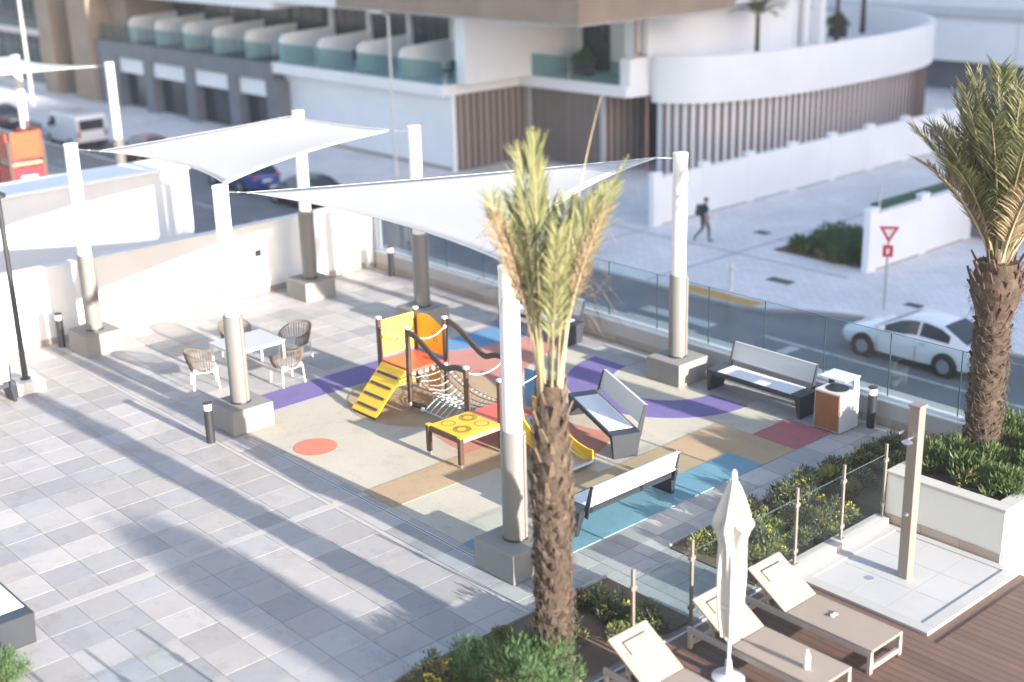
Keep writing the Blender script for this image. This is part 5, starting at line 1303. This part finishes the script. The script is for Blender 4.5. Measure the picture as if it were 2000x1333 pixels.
# slate shopfront block, its upper balconies and the brown tower
B_b = thing('shopfront_building','dark slate shopfront with white fascia boards and balconies above','building',(-77,44,S))
part('lintel','slate',B_b)((-88,-65.9,40.3,41.2,-.02,.85)); part('balcony_slab','slate',B_b)((-88,-65.9,40.3,60,.85,.95))
part('back_wall','dframe',B_b)((-88,-65.95,41.6,60,S-.02,.85))
xp = [-85.6,-80.95,-75.45,-70.15,-65.0]
for x in (-88,-81.3,-75.9,-70.7,-66.5): part('pier','slate',B_b)((x,x+1.05 if x>-87 else x+3.0,40.3,41.4,S-.02,-.02))
for x0,x1 in ((-85,-81.3),(-80.25,-75.9),(-74.85,-70.7),(-69.65,-66.5)):
    part('fascia_board','white2',B_b)((x0,x1,40.5,40.56,-1.0,-.05)); w_ = part('shop_window','dframe',B_b)((x0,x1,41.0,41.06,S,-1.0))
    n = 3
    for k in range(n): part('pane','dglass',w_)((x0+.05+(x1-x0)*k/n,x0-.05+(x1-x0)*(k+1)/n,40.97,41.0,S+.1,-1.05))
part('upper_wall','slate',B_b)((-88,-66,44.6,60,.95,4.0)); part('upper_wall','brownst',B_b)((-88,-85.3,41.5,44.6,.95,8))
for i in range(5):
    x0 = -84.3+i*3.64; w_ = part('window','dframe',B_b)((x0,x0+3.4,44.5,44.6,.97,3.9))
    for k in range(3): part('pane','dglass',w_)((x0+.06+k*1.13,x0+1.08+k*1.13,44.47,44.5,1.05,3.82))
for i in range(6): partition(-84.0+3.66*i, B_b, 40.95, 44.5, .95)
for i in range(6): part('balcony_glass','glass_b',B_b)((-87.4+i*3.62,-83.95+i*3.62,40.5,40.52,.95,2.05))
part('upper_slab','white2',B_b)((-88,-66.02,40.7,60,3.9,4.5)); part('upper_wall','white2',B_b)((-88,-66.02,41,60,4.5,8))
D_ = thing('stone_tower','brown stone-clad tower with a tall dark recess','building',(-92,46,S))
part('shaft','brownst',D_)((-96.5,-94.2,40,50,S-.02,10)); part('shaft','brownst',D_)((-91.2,-88.05,40,50,S-.02,10)); part('shaft','brownst',D_)((-94.2,-91.2,42,50,S-.02,10))
w_ = part('window','bench_grey',D_)((-94.1,-91.3,41.9,42.0,2.6,9)); part('pane','dglass',w_)((-93.8,-91.6,41.87,41.9,2.9,8.8)); part('recess','dglass',D_)((-94.0,-91.4,41.95,42.0,S,2.3))
F_ = thing('balcony_block','grey glass-balcony block beyond the brown stone tower','building',(-110,46,S))
for z in (S,.6,4.2,7.8):
    part('floor_slab','bench_grey',F_)((-125,-96.6,40.2,58,z+.0,z+.45))
    part('balcony_glass','glass_b',F_)((-125,-96.7,40.3,40.33,z+.45,z+1.6)); 
    for k in range(8):
        x0 = -124.5+k*3.45; w_ = part('window','dframe',F_)((x0,x0+3.1,43.0,43.1,z+.46,z+3.5)); part('pane','dglass',w_)((x0+.08,x0+1.5,42.97,43.0,z+.55,z+3.4),(x0+1.6,x0+3.0,42.97,43.0,z+.55,z+3.4))
part('wall','white2',F_)((-125,-96.6,43.1,58,S,10))
# white building at the far right end of the drive
G_ = thing('white_wing','long white building with deep overhanging edge beyond the curved terrace','building',(-50,85,S))
part('ground_wall','slate',G_)((-75,-10,80.5,100,S-.02,-1.3)); part('overhang','white2',G_)((-75,-10,79.0,100,-1.3,1.35)); part('ledge','bench_grey',G_)((-75,-10,78.9,100,1.35,1.7)); part('upper_wall','white2',G_)((-75,-10,83.0,100,1.7,14))
for i in range(8): part('ledge_joint','bench_grey',G_)((-74+i*8,-73.95+i*8,78.98,79.0,-1.2,1.3))

# ================================================================== NEIGHBOURING TERRACE (left, beyond the low block)
t = thing('play_tower','orange-red climbing tower on the neighbouring terrace','play structure',(-46.5,17.8,-.03))
for x in (-1.1,0,1.1):
    for y_ in (-.6,.6):
        b = MB(); b.box(x-.06,x+.06,y_-.06,y_+.06,0,2.2 if x else 2.7); b.build('post','post',t,local=True)
for x,z0,z1,m in ((-.55,1.5,2.35,'orangered'),(.55,1.6,2.5,'orangered'),(-.55,.3,1.1,'slat_d'),(.55,.3,1.3,'signred')):
    for y_ in (-.62,.62):
        b = MB(); b.box(x-.48,x+.48,y_-.02,y_+.02,z0,z1); p = b.build('panel',m,t,local=True)
        for q in range(5):
            b = MB(); xx = x-.38+q*.19; sg = -1 if y_<0 else 1; b.box(xx-.012,xx+.012,y_+sg*.02-.004,y_+sg*.02+.004,z0+.08,z1-.08); b.build('groove','slat_d',p,local=True)
for sx in (1.16,):
    b = MB(); b.box(sx-.02,sx+.02,-.52,.52,1.6,2.5); b.build('panel','orangered',t,local=True)
    b = MB(); b.box(sx-.02,sx+.02,-.52,.52,.3,1.3); p = b.build('panel','signred',t,local=True)
    b = MB(); b.box(sx+.02,sx+.03,-.3,.25,.45,1.0); b.build('notice','signwhite',p,local=True)
b = MB(); b.box(-1.1,1.1,-.6,.6,1.35,1.45); b.build('deck','post_l',t,local=True)
for x,y_,lab in ((-42.7,19.95,'white sail pillar on the neighbouring terrace near the white van'),(-47.6,18.75,'white sail pillar on the neighbouring terrace by the orange tower')):
    pillar(x,y_,lab,z0=-.03)
sail('off-white shade sail over the orange tower on the neighbouring terrace',[(-43.2,19.75,4.66),(-47.3,18.6,4.80),(-52.5,14.5,4.5),(-43.2,11.5,4.66)],(.5,.4,.6,.6),.1,[(-42.7,19.95),(-47.6,18.75),None,None])
t = thing('terrace_railing','grey metal railing at the street edge of the neighbouring terrace','railing',(-60,20.85,-.03))
for z in (.1,1.05):
    b = MB(); b.bar((-30,0,z),(19.5,0,z),.05,.05); b.build('rail','galv',t,local=True)
pm = MB(); pm.box(-.012,.012,-.012,.012,.1,1.05); pme = pm.mesh('baluster','galv')
for i in range(160): inst(pme,t,(-29.9+i*.31,0,0))
# planting by the neighbouring terrace
for k,(x,y_,s_) in enumerate(((-50.2,18.6,1.2),(-51.6,19.3,1.5),(-53.2,18.8,1.4))):
    put_shrub(pS,(x,y_,-.03),k*1.3,(s_,s_,s_),'dark green bush behind the orange climbing tower','bushes behind the orange tower','bush')

# ================================================================== OUT OF FRAME: shade casters added on the sun side
H_ = thing('shade_building','pale unseen building added to keep the street in shade','building',(125,110,S))  # added sun blocker, sized so the street and facades stay shaded
part('wall','white2',H_)((110,140,28.5,190,S-.15,47.0))
for f_ in range(11):
    for k in range(16):
        w_ = part('window','dglass',H_)((109.97,110.0,32+k*9.6,37+k*9.6,S+1.5+f_*4.2,S+4.0+f_*4.2))
part('parapet','white2',H_)((109.8,140.2,28.3,190.2,47.0,47.7))
t = thing('shadow_tree', 'unseen tree added to cast a shadow band on the plaza', 'tree', (.3,9.55,0))  # added out of view, crown shaped for the shadow band on the tiles
b = MB(); b.lathe([(.12,0),(.09,1.5),(.07,4.2)],n=10); b.build('trunk','trunk',t,local=True,smooth=True)
fo = inst(pS[0], t, (0,0,3.0)); fo.scale = (1.05,1.05,2.9); fo.name = 'crown'
fo = inst(pS[0], t, (0,0,3.2), (0,0,1.2)); fo.scale = (.95,.95,2.5); fo.name = 'crown'

# ================================================================== HAZE
hz = MB(); hz.box(-170,160,-20,205,S-1.2,49)
hm = bpy.data.materials.new('haze'); hm.use_nodes = True; hn = hm.node_tree; hn.nodes.remove(hn.nodes['Principled BSDF'])
pv_ = hn.nodes.new('ShaderNodeVolumePrincipled'); pv_.inputs['Color'].default_value = (.93,.95,1,1); pv_.inputs['Density'].default_value = .0006; pv_.inputs['Anisotropy'].default_value = .2
hn.links.new(pv_.outputs[0], hn.nodes['Material Output'].inputs['Volume'])
tag(hz.build('haze', hm), kind='stuff')
